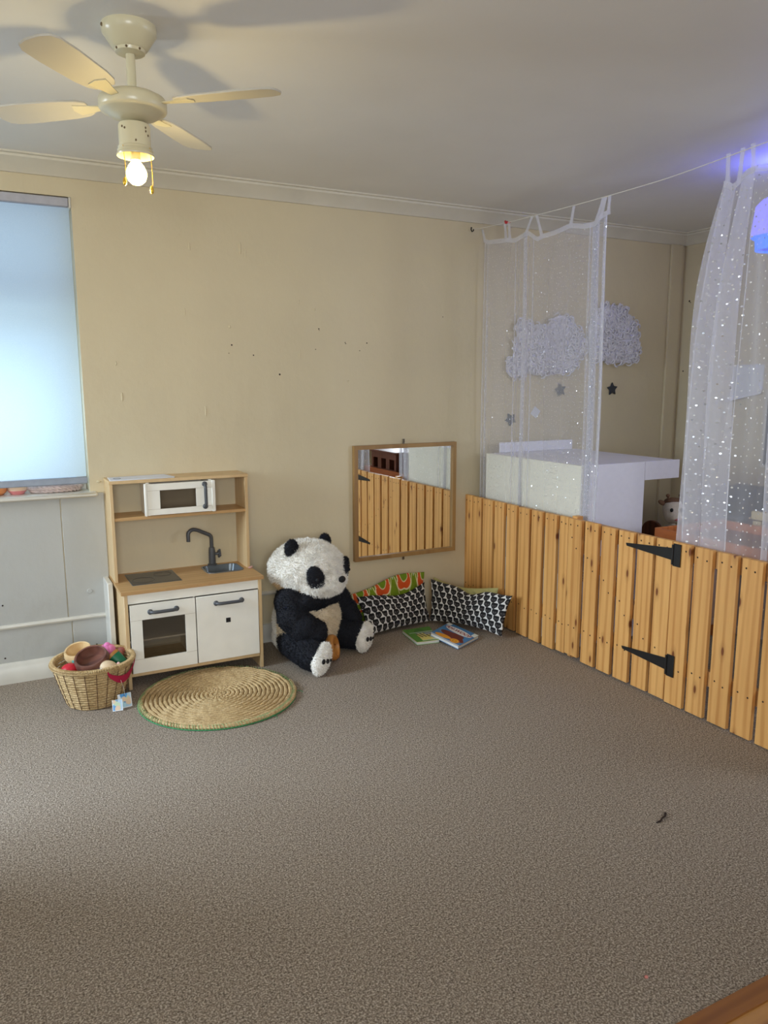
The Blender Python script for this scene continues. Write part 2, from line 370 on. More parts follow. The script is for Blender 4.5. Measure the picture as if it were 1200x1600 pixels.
# ------------------------------------------------------------------ the room
X0, X1, Y0, ZC = -2.6, 4.113, -6.0, 2.55
T = 0.25
mb = MB(); mb.box((X0, Y0, -0.1), (X1, -3.128, -0.002)); o = mb.build('floor', 'floorboards', smooth=False); struct(o, 'amber wooden floorboards at the near edge of the carpet', 'floor')
mb = MB(); mb.box((X0, -3.075, -0.1), (X1, 0, 0)); o = mb.build('floor', 'carpet', smooth=False); struct(o, 'brown grey flecked carpet covering the play corner', 'carpet')
mb = MB(); mb.box((X0, -3.128, -0.05), (X1, -3.075, 0.004)); o = mb.build('trim_1', 'threshold', smooth=False); struct(o, 'dark wooden threshold strip edging the carpet', 'threshold')
# ceiling
mb = MB(); mb.box((X0 - T, Y0 - T, ZC), (X1 + T, T, ZC + 0.2)); o = mb.build('ceiling', 'ceil', smooth=False); struct(o, 'off-white painted ceiling', 'ceiling')
# back wall with a window opening
WX0, WX1, WZ0, WZ1 = -1.45, -0.065, 0.945, 2.388
mb = MB()
mb.box((X0 - T, 0, 0), (WX0, T, ZC)); mb.box((WX1, 0, 0), (X1 + T, T, ZC)); mb.box((WX0, 0, 0), (WX1, T, WZ0)); mb.box((WX0, 0, WZ1), (WX1, T, ZC))
for px, pz, r in [(.707, 1.704, .0045), (.828, 1.651, .004), (.978, 1.547, .0055), (1.22, 1.804, .004), (1.222, 1.796, .002), (1.388, 1.725, .003), (1.384, 1.731, .003), (1.525, 1.731, .004), (1.478, 1.686, .003), (1.198, 1.689, .003), (.69, 1.66, .0025), (2.05, 1.9, .003)]:
    mb.lathe([(0, 0), (r, 0)], 10, (px, -0.0012, pz), 1, Matrix.Rotation(PI / 2, 3, 'X'))
for px, pz, a, b in [(.46, 1.87, .004, .02), (.50, 2.20, .005, .022), (.771, 2.213, .008, .035), (.80, 2.19, .004, .03), (1.102, 1.948, .004, .013), (1.198, 1.91, .004, .008), (1.577, 2.0, .003, .012), (1.10, 1.66, .003, .03), (.70, 1.80, .006, .008), (1.40, 1.51, .008, .005), (.12, 1.43, .006, .025), (.10, 1.60, .004, .012), (.55, 1.35, .004, .03)]:
    mb.ell((px, 0.0, pz), (a, 0.004, b), 0, sub=2)
mb.ell((-0.02, 0.0, 1.0), (.012, .006, .007), 0)
o = mb.build('wall_back', ['wall', 'nail']); struct(o, 'cream painted wall with filled dents and nail holes', 'wall')
# wainscot panel of the wall under the window (white paint)
mb = MB()
for a, b in [(X0, -1.02), (-1.016, -0.213), (-0.209, -0.0)]:
    mb.box((a, -0.006, 0.30), (b, 0, 0.944), bev=0.002)
for a, b in [(X0, -0.78), (-0.776, -0.198), (-0.194, -0.0)]:
    mb.box((a, -0.006, 0.10), (b, 0, 0.282), bev=0.002)
for px, pz in [(-.511, .407), (-.52, .133), (-.083, .136)]:
    mb.lathe([(0, 0), (.0045, 0)], 10, (px, -0.0075, pz), 1, Matrix.Rotation(PI / 2, 3, 'X'))
mb.lathe([(0, .004), (.012, .004), (.014, 0)], 14, (-0.10, -0.006, .43), 0, Matrix.Rotation(PI / 2, 3, 'X'))
o = mb.build('trim_2', ['panel', 'nail']); struct(o, 'white painted wall panelling below the window', 'panelling')
mb = MB(); mb.prism([(-0.0, .280), (-.014, .283), (-.018, .292), (-.014, .302), (-.0, .306)], 0, X0, 1.15); o = mb.build('trim_3', 'white_gloss'); struct(o, 'thin white rail along the wall above the skirting', 'dado rail')
mb = MB(); mb.prism([(0, 0), (-.024, 0), (-.024, .075), (-.016, .088), (-.010, .105), (0, .108)], 0, X0, 1.30); o = mb.build('baseboard_back', 'white_gloss'); struct(o, 'white skirting board along the back wall', 'skirting board')
# pilaster beside the corner behind the fence
mb = MB(); mb.box((3.965, -0.022, 0), (4.075, 0.0, 2.475), bev=0.004); o = mb.build('trim_4', 'wall'); struct(o, 'vertical boxed strip beside the room corner', 'boxing')
# cornice all round back and right walls
prof = [(0, 2.473), (-.012, 2.473), (-.018, 2.482), (-.035, 2.500), (-.060, 2.522), (-.072, 2.530), (-.074, 2.540), (-.088, 2.543), (-.090, ZC), (0, ZC)]
mb = MB(); mb.prism(prof, 0, X0, X1); o = mb.build('trim_5', 'cornice'); struct(o, 'moulded white cornice above the back wall', 'cornice')
mb = MB(); mb.prism([(X1 + p[0], p[1]) for p in prof], 1, Y0, 0.0); o = mb.build('trim_6', 'cornice'); struct(o, 'moulded white cornice above the right wall', 'cornice')
# other walls
mb = MB(); mb.box((X1, -3.4, 0), (X1 + T, 0, ZC)); mb.box((X1, Y0 - T, 0), (X1 + T, -4.6, ZC)); mb.box((X1, -4.6, 0), (X1 + T, -3.4, 1.0)); mb.box((X1, -4.6, 2.3), (X1 + T, -3.4, ZC))
for py, pz, r in [(-.05, 2.080, .007), (-.03, 1.579, .006), (-.108, 1.591, .008), (-.118, 1.583, .006), (-.06, 2.07, .004), (-.201, 1.576, .006)]:
    mb.lathe([(0, 0), (r, 0)], 10, (X1 - 0.0015, py - 0.02, pz), 1, Matrix.Rotation(-PI / 2, 3, 'Y'))
o = mb.build('wall_right', ['wall', 'nail']); struct(o, 'cream painted wall beyond the fence', 'wall')
mb = MB(); lz0, lz1 = 0.9, 2.3; LWN = [(-5.1, -3.1), (-1.2, -0.35)]
mb.box((X0 - T, Y0 - T, 0), (X0, 0, lz0)); mb.box((X0 - T, Y0 - T, lz1), (X0, 0, ZC)); mb.box((X0 - T, Y0 - T, lz0), (X0, -5.1, lz1)); mb.box((X0 - T, -3.1, lz0), (X0, -1.2, lz1)); mb.box((X0 - T, -0.35, lz0), (X0, 0, lz1))
o = mb.build('wall_left', 'wall', smooth=False); struct(o, 'cream painted wall on the left', 'wall')
mb = MB(); mb.box((X0, -2.1, 0), (-1.55, -1.22, ZC)); o = mb.build('wall_left', 'wall', smooth=False); struct(o, 'unseen cream pier added at the left wall to shade the floor', 'wall')  # added out of view to block window light and shade the near-left carpet
# front wall (behind the viewer) with two windows
mb = MB(); fz0, fz1 = 1.0, 2.35
mb.box((X0, Y0 - T, 0), (X1, Y0, fz0)); mb.box((X0, Y0 - T, fz1), (X1, Y0, ZC)); mb.box((X0, Y0 - T, fz0), (-1.9, Y0, fz1)); mb.box((-0.1, Y0 - T, fz0), (X1, Y0, fz1))
o = mb.build('wall_front', 'wall', smooth=False); struct(o, 'cream painted wall behind the viewer', 'wall')
def window(n, xa, xb, za, zb, y, label, transom=None):
    r = E('window_%d' % n, label, 'window', ((xa + xb) / 2, y, za)); r['kind'] = 'structure'
    cx = (xa + xb) / 2; w2 = (xb - xa) / 2; h = zb - za; m = MB(); t = .045
    m.box((-w2, -.03, 0), (-w2 + t, .03, h), bev=.004); m.box((w2 - t, -.03, 0), (w2, .03, h), bev=.004); m.box((-w2 + t, -.03, 0), (w2 - t, .03, t), bev=.004); m.box((-w2 + t, -.03, h - t), (w2 - t, .03, h), bev=.004)
    m.box((-.025, -.025, t), (.025, .025, h - t), bev=.004)
    if transom: m.box((-w2 + t, -.028, transom - .03), (w2 - t, .028, transom + .03), bev=.004)
    m.build('window_frame', 'white_gloss', r)
    g = MB(); g.box((-w2 + t, -.003, t), (w2 - t, .003, h - t)); g.build('pane', 'glass', r, smooth=False)
    return r
wn = window(1, WX0, WX1, WZ0, WZ1, 0.16, 'white framed window behind the pulled-down blind', transom=0.88)
s = MB(); s.box((WX0 - 0.03 - (WX0 + WX1) / 2, -0.21, -0.016), (WX1 + 0.032 - (WX0 + WX1) / 2, -0.03, 0.007), bev=.008); s.build('window_sill', 'white_gloss', wn)
window(2, -1.9, -0.1, fz0, fz1, Y0 - 0.12, 'assumed white framed window in the wall behind the viewer')  # unseen window, assumed to go with the front light
for n_, (ya_, yb_), lb_ in ((3, LWN[0], 'large unseen white framed window added in the left wall for fill'), (4, LWN[1], 'narrow assumed white framed window in the left wall near the back')):  # the large one is unseen, added to go with the left fill; the narrow one is assumed
    q_ = window(n_, ya_, yb_, lz0, lz1, 0, lb_); q_.location = (X0 - .13, (ya_ + yb_) / 2, lz0); q_.rotation_euler = (0, 0, PI / 2)
q_ = window(5, -4.6, -3.4, 1.0, 2.3, 0, 'unseen white framed window added in the right wall for fill'); q_.location = (X1 + .13, -4.0, 1.0); q_.rotation_euler = (0, 0, PI / 2)  # unseen window added to go with the right-hand fill
# boxed pipe beside the toy kitchen
mb = MB(); mb.box((-0.030, -0.165, 0), (-0.004, 0.0, 0.497), bev=.003); o = mb.build('trim_7', 'white_gloss'); struct(o, 'white boxed-in pipe against the side of the toy kitchen', 'pipe boxing')

# ------------------------------------------------------------------ roller blind
bl = E('roller_blind', 'pale blue-white roller blind drawn down over the window, daylight glowing through', 'blind', (-0.75, 0.018, 0.99))
m = MB(); NX, NZ = 30, 40; vs_, fs_ = [], []
for j in range(NZ + 1):
    for i in range(NX + 1):
        x = -0.66 + 1.335 * i / NX; z = 0.04 + 1.33 * j / NZ
        vs_.append((x, 0.004 * math.sin(x * 4) * (1 - j / NZ) + .002 * math.sin(x * 11 + z * 2), z))
for j in range(NZ):
    for i in range(NX): a = j * (NX + 1) + i; fs_.append((a, a + 1, a + NX + 2, a + NX + 1))
m.add(vs_, fs_); m.build('blind_fabric', 'blind', bl)
m = MB(); m.box((-.665, -.012, 0.003), (-0.317 + 0.27 - 0.0, .010, .038), bev=.004); m.box((-0.04, -.012, .003), (.678, .010, .038), bev=.004); m.box((-.05, -.010, .006), (-.037, .008, .042), bev=.003)
m.build('bottom_bar', plain('grey_blind_bar', (150, 158, 172), 0.5), bl)
m = MB(); m.box((-.67, -.028, 1.350), (.672, .055, 1.392), bev=.004); m.build('cassette', plain('grey_blind_cassette', (176, 176, 186), 0.5), bl)
m = MB(); m.box((.673, -.03, 1.345), (.683, .05, 1.395), bev=.002); m.build('end_bracket', 'white_gloss', bl)

# items on the sill
def bowl_prof(r, h, t=.004, foot=.5):
    return [(0, 0), (r * foot, 0), (r * .85, h * .35), (r, h), (r - t, h), (r * .83 - t * .3, h * .38), (r * foot * .9, t), (0, t)]
m = MB(); m.lathe(bowl_prof(.05, .045), 28); o = m.build('glass_bowl', 'orange', loc=(-0.49, 0.075, .9525)); tag(o, 'orange bowl on the window sill, partly cut by the photo edge', 'bowl')
m = MB(); m.lathe([(0, 0), (.030, 0), (.043, .016), (.045, .02)], 28, mi=0); m.lathe([(.045, .02), (.047, .04), (.044, .04), (.041, .02), (.03, .006), (0, .006)], 28, mi=1)
o = m.build('glass_bowl', ['coral', 'peach'], loc=(-0.40, 0.072, .9525)); tag(o, 'small peach bowl with a coral base on the window sill', 'bowl')
# braided tray
m = MB()
for L_ in range(2):
    for s_ in range(2):
        pts = []
        for i in range(90):
            a = 2 * PI * i / 90; rr = .108 + .010 * L_ + .006 * math.sin(a * 14 + s_ * PI)
            pts.append((rr * 1.05 * math.cos(a), rr * .46 * math.sin(a), .011 + L_ * .014 + .005 * math.cos(a * 14 + s_ * PI)))
        m.tube(pts, .0068, 8, closed=True)
m.lathe([(0, .002), (.10, .002), (.10, .006), (0, .006)], 30, T=Matrix.Diagonal((1.05, .45, 1)))
o = m.build('woven_tray', plain('mauve_braid', (206, 186, 180), 0.8, var=.2, nscale=40), loc=(-0.222, 0.078, .9525)); tag(o, 'oval braided basket tray on the window sill under the blind', 'tray')

# ------------------------------------------------------------------ ceiling fan
FX, FY = -0.045, -1.6
fan = E('ceiling_fan', 'cream ceiling fan with four pale blades, short rod and one lit bulb', 'ceiling fan', (FX, FY, ZC))
m = MB(); m.lathe([(0, 0), (.079, 0), (.080, -.006), (.079, -.022), (.073, -.030), (.052, -.062), (.045, -.066), (.043, -.074), (.030, -.078), (0, -.078)], 40)
for a in (3.5, 4.3, 5.2): m.ell((.044 * math.cos(a), .044 * math.sin(a), -.070), (.004, .004, .004), 1, sub=1)
m.ell((-.078, -.010, -.012), (.006, .006, .007), 1, sub=1)
m.build('canopy', ['fan_cream', 'rust'], fan)
m = MB(); m.lathe([(0, -.07), (.0135, -.07), (.0135, -.182), (.019, -.184), (.019, -.192), (0, -.192)], 20)
for a in (0.4, 2.9): m.tube([(.012 * math.cos(a), .012 * math.sin(a), -.178), (.022 * math.cos(a), .022 * math.sin(a), -.178)], .003, 6)
m.build('rod', 'fan_cream', fan)
m = MB(); m.lathe([(0, -.186), (.075, -.190), (.095, -.200), (.1, -.208), (.1, -.232), (.096, -.238), (.088, -.240), (.070, -.252), (.035, -.264), (.012, -.268), (0, -.268)], 44)
m.build('motor_housing', 'fan_cream', fan)
m = MB(); m.lathe([(0, -.262), (.012, -.262), (.012, -.272), (.044, -.274), (.047, -.280), (.047, -.338), (.051, -.341), (.048, -.346), (.053, -.350), (.050, -.354), (.056, -.362), (.055, -.366), (.049, -.360), (.043, -.338), (.043, -.280), (0, -.278)], 36)
for a, z in ((3.7, -.29), (3.9, -.295), (5.3, -.29), (5.3, -.30), (5.5, -.31), (4.6, -.33)): m.ell((.047 * math.cos(a), .047 * math.sin(a), z), (.003, .003, .004), 1, sub=1)
m.build('lamp_shade', ['fan_cream', 'rust'], fan)
m = MB(); m.lathe([(0, -.28), (.014, -.28), (.014, -.372), (.016, -.376), (0, -.376)], 18); m.build('lamp_holder', 'fan_cream', fan)
m = MB(); m.lathe([(0.012, -.376), (.015, -.382), (.024, -.394), (.031, -.410), (.031, -.422), (.026, -.436), (.014, -.446), (0, -.449)], 28); m.build('bulb', 'bulb', fan)
for a, z1, mt in ((3.75, -.435, 'brass'), (5.55, -.452, 'brass')):
    c, s_ = math.cos(a), math.sin(a); m = MB()
    for i in range(34):
        t = i / 33; m.ell((.050 * c + .004 * math.sin(t * 2), .050 * s_, -.345 + (z1 + .345) * t), (.0016, .0016, .0016), sub=1)
    m.lathe([(0, 0), (.004, -.004), (.0062, -.014), (.005, -.022), (0, -.026)], 12, (.050 * c, .050 * s_, z1)); m.build('pull_chain', 'brass', fan)
for k, a in enumerate((320, 50, 140, 230)):
    a = math.radians(a); Rm = Matrix.Rotation(a, 3, 'Z'); tilt = Matrix.Rotation(math.radians(9), 3, 'X'); m = MB()
    out = []
    for r, wd in [(.145, .030), (.17, .044), (.22, .052), (.36, .058), (.43, .056), (.457, .045), (.468, .02)]: out.append((r, wd))
    poly = [(r, wd) for r, wd in out] + [(r, -wd) for r, wd in out[::-1]]
    m.prism(poly, 2, -.003, .003, bev=.001)
    m.v = [tuple(Rm @ (tilt @ Vector(p)) + Vector((0, 0, -.215))) for p in m.v]
    b = m.build('blade', 'blade', fan)
    m = MB(); m.prism([(.085, .010), (.13, .016), (.19, .028), (.20, .0), (.19, -.028), (.13, -.016), (.085, -.010)], 2, -.006, -.003)
    m.v = [tuple(Rm @ (tilt @ Vector(p)) + Vector((0, 0, -.215))) for p in m.v]; m.build('blade_bracket', 'fan_cream', b)
point('fan_bulb_light', (FX, FY, ZC - .475), 6.2, (1.0, 0.78, 0.36), .03)

# ------------------------------------------------------------------ toy kitchen (local x 0..0.72, front y = -0.40)
kt = E('play_kitchen', 'birch and white toy kitchen with grey tap, hob, oven and shelf top', 'toy kitchen', (0.0, 0.0, 0.0))
H1 = 0.485
m = MB(); m.box((.012, -.392, 0), (.030, -.005, H1), bev=.002); m.build('side_panel', 'birch', kt)
m = MB(); m.box((.690, -.392, 0), (.708, -.005, H1), bev=.002); m.build('side_panel', 'birch', kt)
m = MB(); m.box((.030, -.385, .062), (.690, -.010, .080), bev=.002); m.build('bottom_panel', 'birch', kt)
m = MB(); m.box((.030, -.385, .4355), (.690, -.372, H1)); m.build('apron', 'kwhite', kt)
m = MB(); m.box((.352, -.37, .08), (.360, -.012, .44)); m.build('divider', 'kwhite', kt)
m = MB(); m.box((.030, -.016, .08), (.690, -.010, .44)); m.build('cupboard_back', 'kwhite', kt)
m = MB(); m.box((.030, -.36, .232), (.352, -.02, .240)); m.build('oven_shelf', 'kwhite', kt)
# worktop with sink cut-out
def rrect(cx, cy, w, h, r, n=6):
    pts = []
    for qx, qy, a0 in ((1, 1, 0), (-1, 1, 90), (-1, -1, 180), (1, -1, 270)):
        for i in range(n + 1):
            a = math.radians(a0 + 90 * i / n); pts.append((cx + qx * (w / 2 - r) + r * math.cos(a), cy + qy * (h / 2 - r) + r * math.sin(a)))
    return pts
def ring(outer, inner, z0, z1, mi=0, mbx=None):
    n = len(outer); vs = [(p[0], p[1], z1) for p in outer] + [(p[0], p[1], z1) for p in inner] + [(p[0], p[1], z0) for p in outer] + [(p[0], p[1], z0) for p in inner]
    fs = []
    for i in range(n):
        j = (i + 1) % n
        fs += [(i, j, n + j, n + i), (2 * n + i, 3 * n + i, 3 * n + j, 2 * n + j), (i, 2 * n + i, 2 * n + j, j), (n + i, n + j, 3 * n + j, 3 * n + i)]
    mbx.add(vs, fs, mi)
SX, SY, SW, SH = .572, -.135, .205, .185
m = MB(); ring(rrect(.545, -.2, .35, .40, .004), rrect(SX, SY, SW - .012, SH - .012, .035), H1, H1 + .016, 0, m); m.box((0, -.40, H1), (.37, 0, H1 + .016)); m.build('worktop', 'birch_top', kt, smooth=False)
m = MB(); o1 = rrect(SX, SY, SW, SH, .042); o2 = rrect(SX, SY, SW - .016, SH - .016, .036); ring(o1, o2, H1 + .012, H1 + .0195, 0, m)
o3 = rrect(SX, SY, SW - .05, SH - .05, .03); n = len(o2)
vs_ = [(p[0], p[1], H1 + .018) for p in o2] + [(p[0], p[1], H1 - .055) for p in o3] + [(SX, SY, H1 - .057)]
m.add(vs_, [(i, (i + 1) % n, n + (i + 1) % n, n + i) for i in range(n)] + [(n + i, n + (i + 1) % n, 2 * n) for i in range(n)])
m.lathe([(0, .001), (.012, .001), (.014, .003), (.016, 0)], 16, (SX, SY, H1 - .058)); m.build('sink', 'steel', kt, normals=False)
m = MB(); m.box((.075, -.285, H1 + .015), (.318, -.040, H1 + .0185), bev=.001); hb = m.build('hob', 'khob', kt)
m = MB(); m.box((.072, -.289, H1 + .0145), (.321, -.036, H1 + .0170), bev=.0008); m.build('hob_frame', 'steel', hb)
m = MB()
for cx, cy, r in ((.255, -.115, .045), (.14, -.20, .055)): m.lathe([(r - .003, 0), (r, .0004), (r - .0015, .0008)], 36, (cx, cy, H1 + .0186))
m.build('burner_ring', 'hobring', hb)
# upper shelf unit: local, sides
zt = 1.02
m = MB(); m.box((.004, -.192, H1 + .016), (.020, -.002, zt - .016), bev=.0015); m.build('shelf_side', 'birch', kt)
m = MB(); m.box((.696, -.192, H1 + .016), (.712, -.002, zt - .016), bev=.0015); m.build('shelf_side', 'birch', kt)
m = MB(); m.box((.002, -.195, zt - .016), (.714, -.002, zt), bev=.0015); m.build('top_shelf', 'birch', kt)
m = MB(); m.box((.020, -.188, .815), (.696, -.002, .831), bev=.0015); m.build('middle_shelf', 'birch_top', kt)
m = MB(); m.box((.180, -.190, .832), (.196, -.03, zt - .018)); m.box((.500, -.190, .832), (.516, -.03, zt - .018)); m.box((.196, -.036, .832), (.50, -.03, zt - .018)); m.build('microwave_body', 'kwhite', kt)
def arch_handle(length, axis, name, par, c, stand=.022, r=.0085):
    m = MB(); h = length / 2
    dirv = Vector((1, 0, 0)) if axis == 'x' else Vector((0, 0, 1)); c = Vector(c)
    for s_ in (-1, 1):
        p = c + dirv * (s_ * h); m.lathe([(0, -stand * 0.05), (.0135, 0), (.0135, .006), (.010, .010), (0, .012)], 20, p, 0, Matrix.Rotation(PI / 2, 3, 'X'))
    pts = []
    for i in range(25):
        t = -1 + 2 * i / 24; off = stand * (1 - abs(t) ** 10)
        pts.append(c + dirv * (t * h) + Vector((0, -off, 0)))
    m.tube(pts, r, 10); return m.build(name, 'kgrey', par)
def frame_door(name, xa, xb, za, zb, y, wx0, wx1, wz0, wz1, par):
    m = MB(); t = .012
    m.box((xa, y - t, za), (wx0, y, zb)); m.box((wx1, y - t, za), (xb, y, zb)); m.box((wx0, y - t, za), (wx1, y, wz0)); m.box((wx0, y - t, wz1), (wx1, y, zb))
    for z in (wz0, wz1): m.box((xa + .001, y - t - .0003, z - .0006), (wx0, y - t, z + .0006), 1); m.box((wx1, y - t - .0003, z - .0006), (xb - .001, y - t, z + .0006), 1)
    d = m.build(name, ['kwhite', 'joint'], par, smooth=False)
    g = MB(); g.box((wx0, y - .007, wz0), (wx1, y - .004, wz1)); g.build('door_pane', 'toyglass', d, smooth=False)
    return d
od = frame_door('oven_door', .0365, .3545, .083, .430, -.385, .092, .302, .153, .352, kt)
arch_handle(.128, 'x', 'handle', od, (.196, -.397, .389))
mw = frame_door('microwave_door', .182, .512, .836, .996, -.194, .245, .430, .866, .962, kt)
arch_handle(.118, 'z', 'handle', mw, (.475, -.206, .922))
for xa_, xb_ in ((.512, .530), (.168, .181)): m = MB(); m.box((xa_, -.212, .833), (xb_, -.190, .999), bev=.003); m.build('door_edge_strip', 'kwhite', kt)
m = MB(); m.box((.360, -.397, .083), (.686, -.385, .430), bev=.0015)
cd = m.build('cupboard_door', 'kwhite', kt)
arch_handle(.134, 'x', 'handle', cd, (.528, -.397, .388))
m = MB(); m.box((.510, -.3982, .278), (.534, -.397, .302)); m.build('patch', 'black', cd, smooth=False)
# tap
tp = MB(); TX, TY = .545, -.030
tp.lathe([(0, 0), (.026, 0), (.026, .006), (.019, .010), (.0175, .085), (.015, .100), (0, .102)], 24, (TX, TY, H1 + .016))
pts = [(TX, TY, H1 + .10), (TX, TY, H1 + .165)]
for i in range(1, 7): a = math.radians(90 * i / 6 * .75); pts.append((TX - .03 * (1 - math.cos(a)), TY - .004 * i / 6, H1 + .165 + .03 * math.sin(a)))
pts += [(TX - .075, TY - .02, H1 + .222)]
for i in range(0, 9): a = math.radians(75 + 105 * i / 8); pts.append((TX - .105 + .03 * math.cos(a), TY - .03 - .005 * i / 8, H1 + .203 + .028 * math.sin(a)))
pts += [(TX - .135, TY - .036, H1 + .168)]
tp.tube(pts, .0105, 12); tap = tp.build('tap', 'kgrey', kt)
m = MB(); m.tube([(TX + .014, TY, H1 + .078), (TX + .036, TY - .004, H1 + .080)], .008, 10)
m.lathe([(.008, -.006), (.018, -.006), (.018, .006), (.008, .006), (.008, -.006)], 20, (TX + .040, TY - .005, H1 + .080), 0, Matrix.Rotation(PI / 2, 3, 'Y'))
for i in range(4):
    a = i * PI / 2 + .4; m.ell((TX + .040, TY - .005 + .018 * math.cos(a), H1 + .080 + .020 * math.sin(a)), (.007, .008, .008), sub=2)
m.build('tap_wheel', 'kgrey', tap)
# white paper / card box on top of the kitchen
m = MB(); m.prism([(0.006, -.190), (.322, -.190), (.330, -.160), (.300, -.03), (.295, -.025), (.012, -.045)], 2, 0, .0035, bev=.0008)
sh = m.build('paper_sheet', 'paper', loc=(0.004, 0, zt + .0005)); tag(sh, 'white sheet lying on the top left of the toy kitchen', 'sheet')
m = MB(); m.lathe([(.018, 0), (.020, .0008), (.018, .0016), (.015, .0012)], 30, (.048, -.125, .004), T=Matrix.Diagonal((1, 1.2, 1))); m.build('ring_mark', plain('pale_grey_print', (150, 156, 166), .7), sh)
# tiny red-white scrap on the worktop right
m = MB(); m.ell((0, 0, .006), (.012, .006, .006)); m.ell((.01, .004, .008), (.006, .005, .005)); o = m.build('crumpled_tag', plain('crumpled_pink', (206, 160, 150), .7), loc=(.715 - .012, -.06 - .10, H1 + .016)); tag(o, 'tiny crumpled pinkish tag at the back right of the kitchen worktop', 'tag')
o.location = (.708, -.205, H1 + .016)

# ------------------------------------------------------------------ round seagrass mat
rg = E('round_mat', 'round coiled seagrass mat with a green stitched edge', 'mat', (0.384, -0.672, 0.0))
m = MB(); RR = .362; turns = 17; pts, rad = [], []
nn = turns * 72
for i in range(nn + 1):
    t = i / nn; a = 2 * PI * turns * t; r = .006 + RR * t; w_ = .0011 * math.sin(i * 1.9)
    pts.append((r * math.cos(a), r * math.sin(a) * 1.0, .0105 + w_)); rad.append(.0098 + .0016 * math.sin(i * 1.9))
m.tube(pts, rad, 7); m.lathe([(0, .0005), (RR, .0005), (RR, .008), (0, .008)], 48)
m.build('coil', 'straw', rg)
m = MB()
for k in range(150):
    a = 2 * PI * k / 150 + random.uniform(-.01, .01); c, s_ = math.cos(a), math.sin(a)
    r0, r1 = RR - .010, RR + .011
    m.tube([(r0 * c, r0 * s_, .018), ((r0 + .012) * math.cos(a + .02), (r0 + .012) * math.sin(a + .02), .021), (r1 * math.cos(a + .03), r1 * math.sin(a + .03), .011), (r1 * math.cos(a + .03), r1 * math.sin(a + .03), .002)], .0019, 5)
m.tube([((RR + .012) * math.cos(2 * PI * i / 120), (RR + .012) * math.sin(2 * PI * i / 120), .004) for i in range(120)], .0022, 6, 1, closed=True)
for a0 in (-1.15, -.35, .9): m.tube([((RR + .01) * math.cos(a0), (RR + .01) * math.sin(a0), .01), ((RR + .03) * math.cos(a0 + .03), (RR + .03) * math.sin(a0 + .03), .006), ((RR + .045) * math.cos(a0), (RR + .045) * math.sin(a0),   .003)], .0012, 5, 1)
m.build('stitched_edge', ['gfringe', 'gthread'], rg)

# ------------------------------------------------------------------ basket with toys
BX, BY = -.150, -.435
bk = E('wicker_basket', 'round woven rope basket heaped with toy bowls beside the toy kitchen', 'basket', (BX, BY, 0))
def bR(z): return .118 + (.178 - .118) * (z / .2) ** .85
m = MB(); rows = 15
for k in range(rows):
    z = .008 + k * .0126; pts = []
    for i in range(96):
        a = 2 * PI * i / 96; r = bR(z) + .0012 * math.sin(a * 11 + (PI if k % 2 else 0)); pts.append((r * math.cos(a), r * math.sin(a), z + .0010 * math.sin(a * 7 + k)))
    m.tube(pts, .0060, 8, closed=True)
m.lathe([(0, .002), (.118, .002), (.118, .010), (0, .010)], 40)
m.build('basket_body', 'straw', bk)
m = MB()
for i in range(160):
    a = 2 * PI * i / 160; c, s_ = math.cos(a), math.sin(a); Rt = .181
    q = [((Rt + .011 * math.cos(b)) * math.cos(a + .018 * b), (Rt + .011 * math.cos(b)) * math.sin(a + .018 * b), .203 + .011 * math.sin(b)) for b in np.linspace(0, 2 * PI, 8)[:-1]]
    m.tube(q, .0036, 5, closed=True)
m.build('braided_rim', 'straw', bk)
m = MB()
for i in range(22):
    a = 2 * PI * i / 22 + .1; m.tube([((bR(z) + .0068) * math.cos(a), (bR(z) + .0068) * math.sin(a), z) for z in np.linspace(.006, .195, 12)], .0016, 5)
m.build('stake', 'straw_dark', bk)
# crimson felt handle on the right
m = MB(); nn = 22; a0, a1 = math.radians(-78), math.radians(-14)
vs_, fs_ = [], []
for i in range(nn + 1):
    t = i / nn; a = a0 + (a1 - a0) * t; dz = -.008 - .048 * math.sin(PI * t) ** .8; wd = .014 + .016 * math.sin(PI * t)
    for j, (dr, z) in enumerate(((.016, .20 + dz - wd), (.016, .20 + dz + wd * .3), (.020, .20 + dz + wd * .3), (.020, .20 + dz - wd))):
        zz = z + (.010 if t in (0, 1) else 0); r = bR(max(0, min(.2, zz))) + dr - .004; vs_.append((r * math.cos(a), r * math.sin(a), zz))
for i in range(nn):
    for j in range(4): k = (j + 1) % 4; fs_.append((i * 4 + j, i * 4 + k, i * 4 + 4 + k, i * 4 + 4 + j))
fs_ += [(0, 1, 2, 3), (nn * 4 + 3, nn * 4 + 2, nn * 4 + 1, nn * 4)]
m.add(vs_, fs_); m.build('handle', 'crimson', bk)
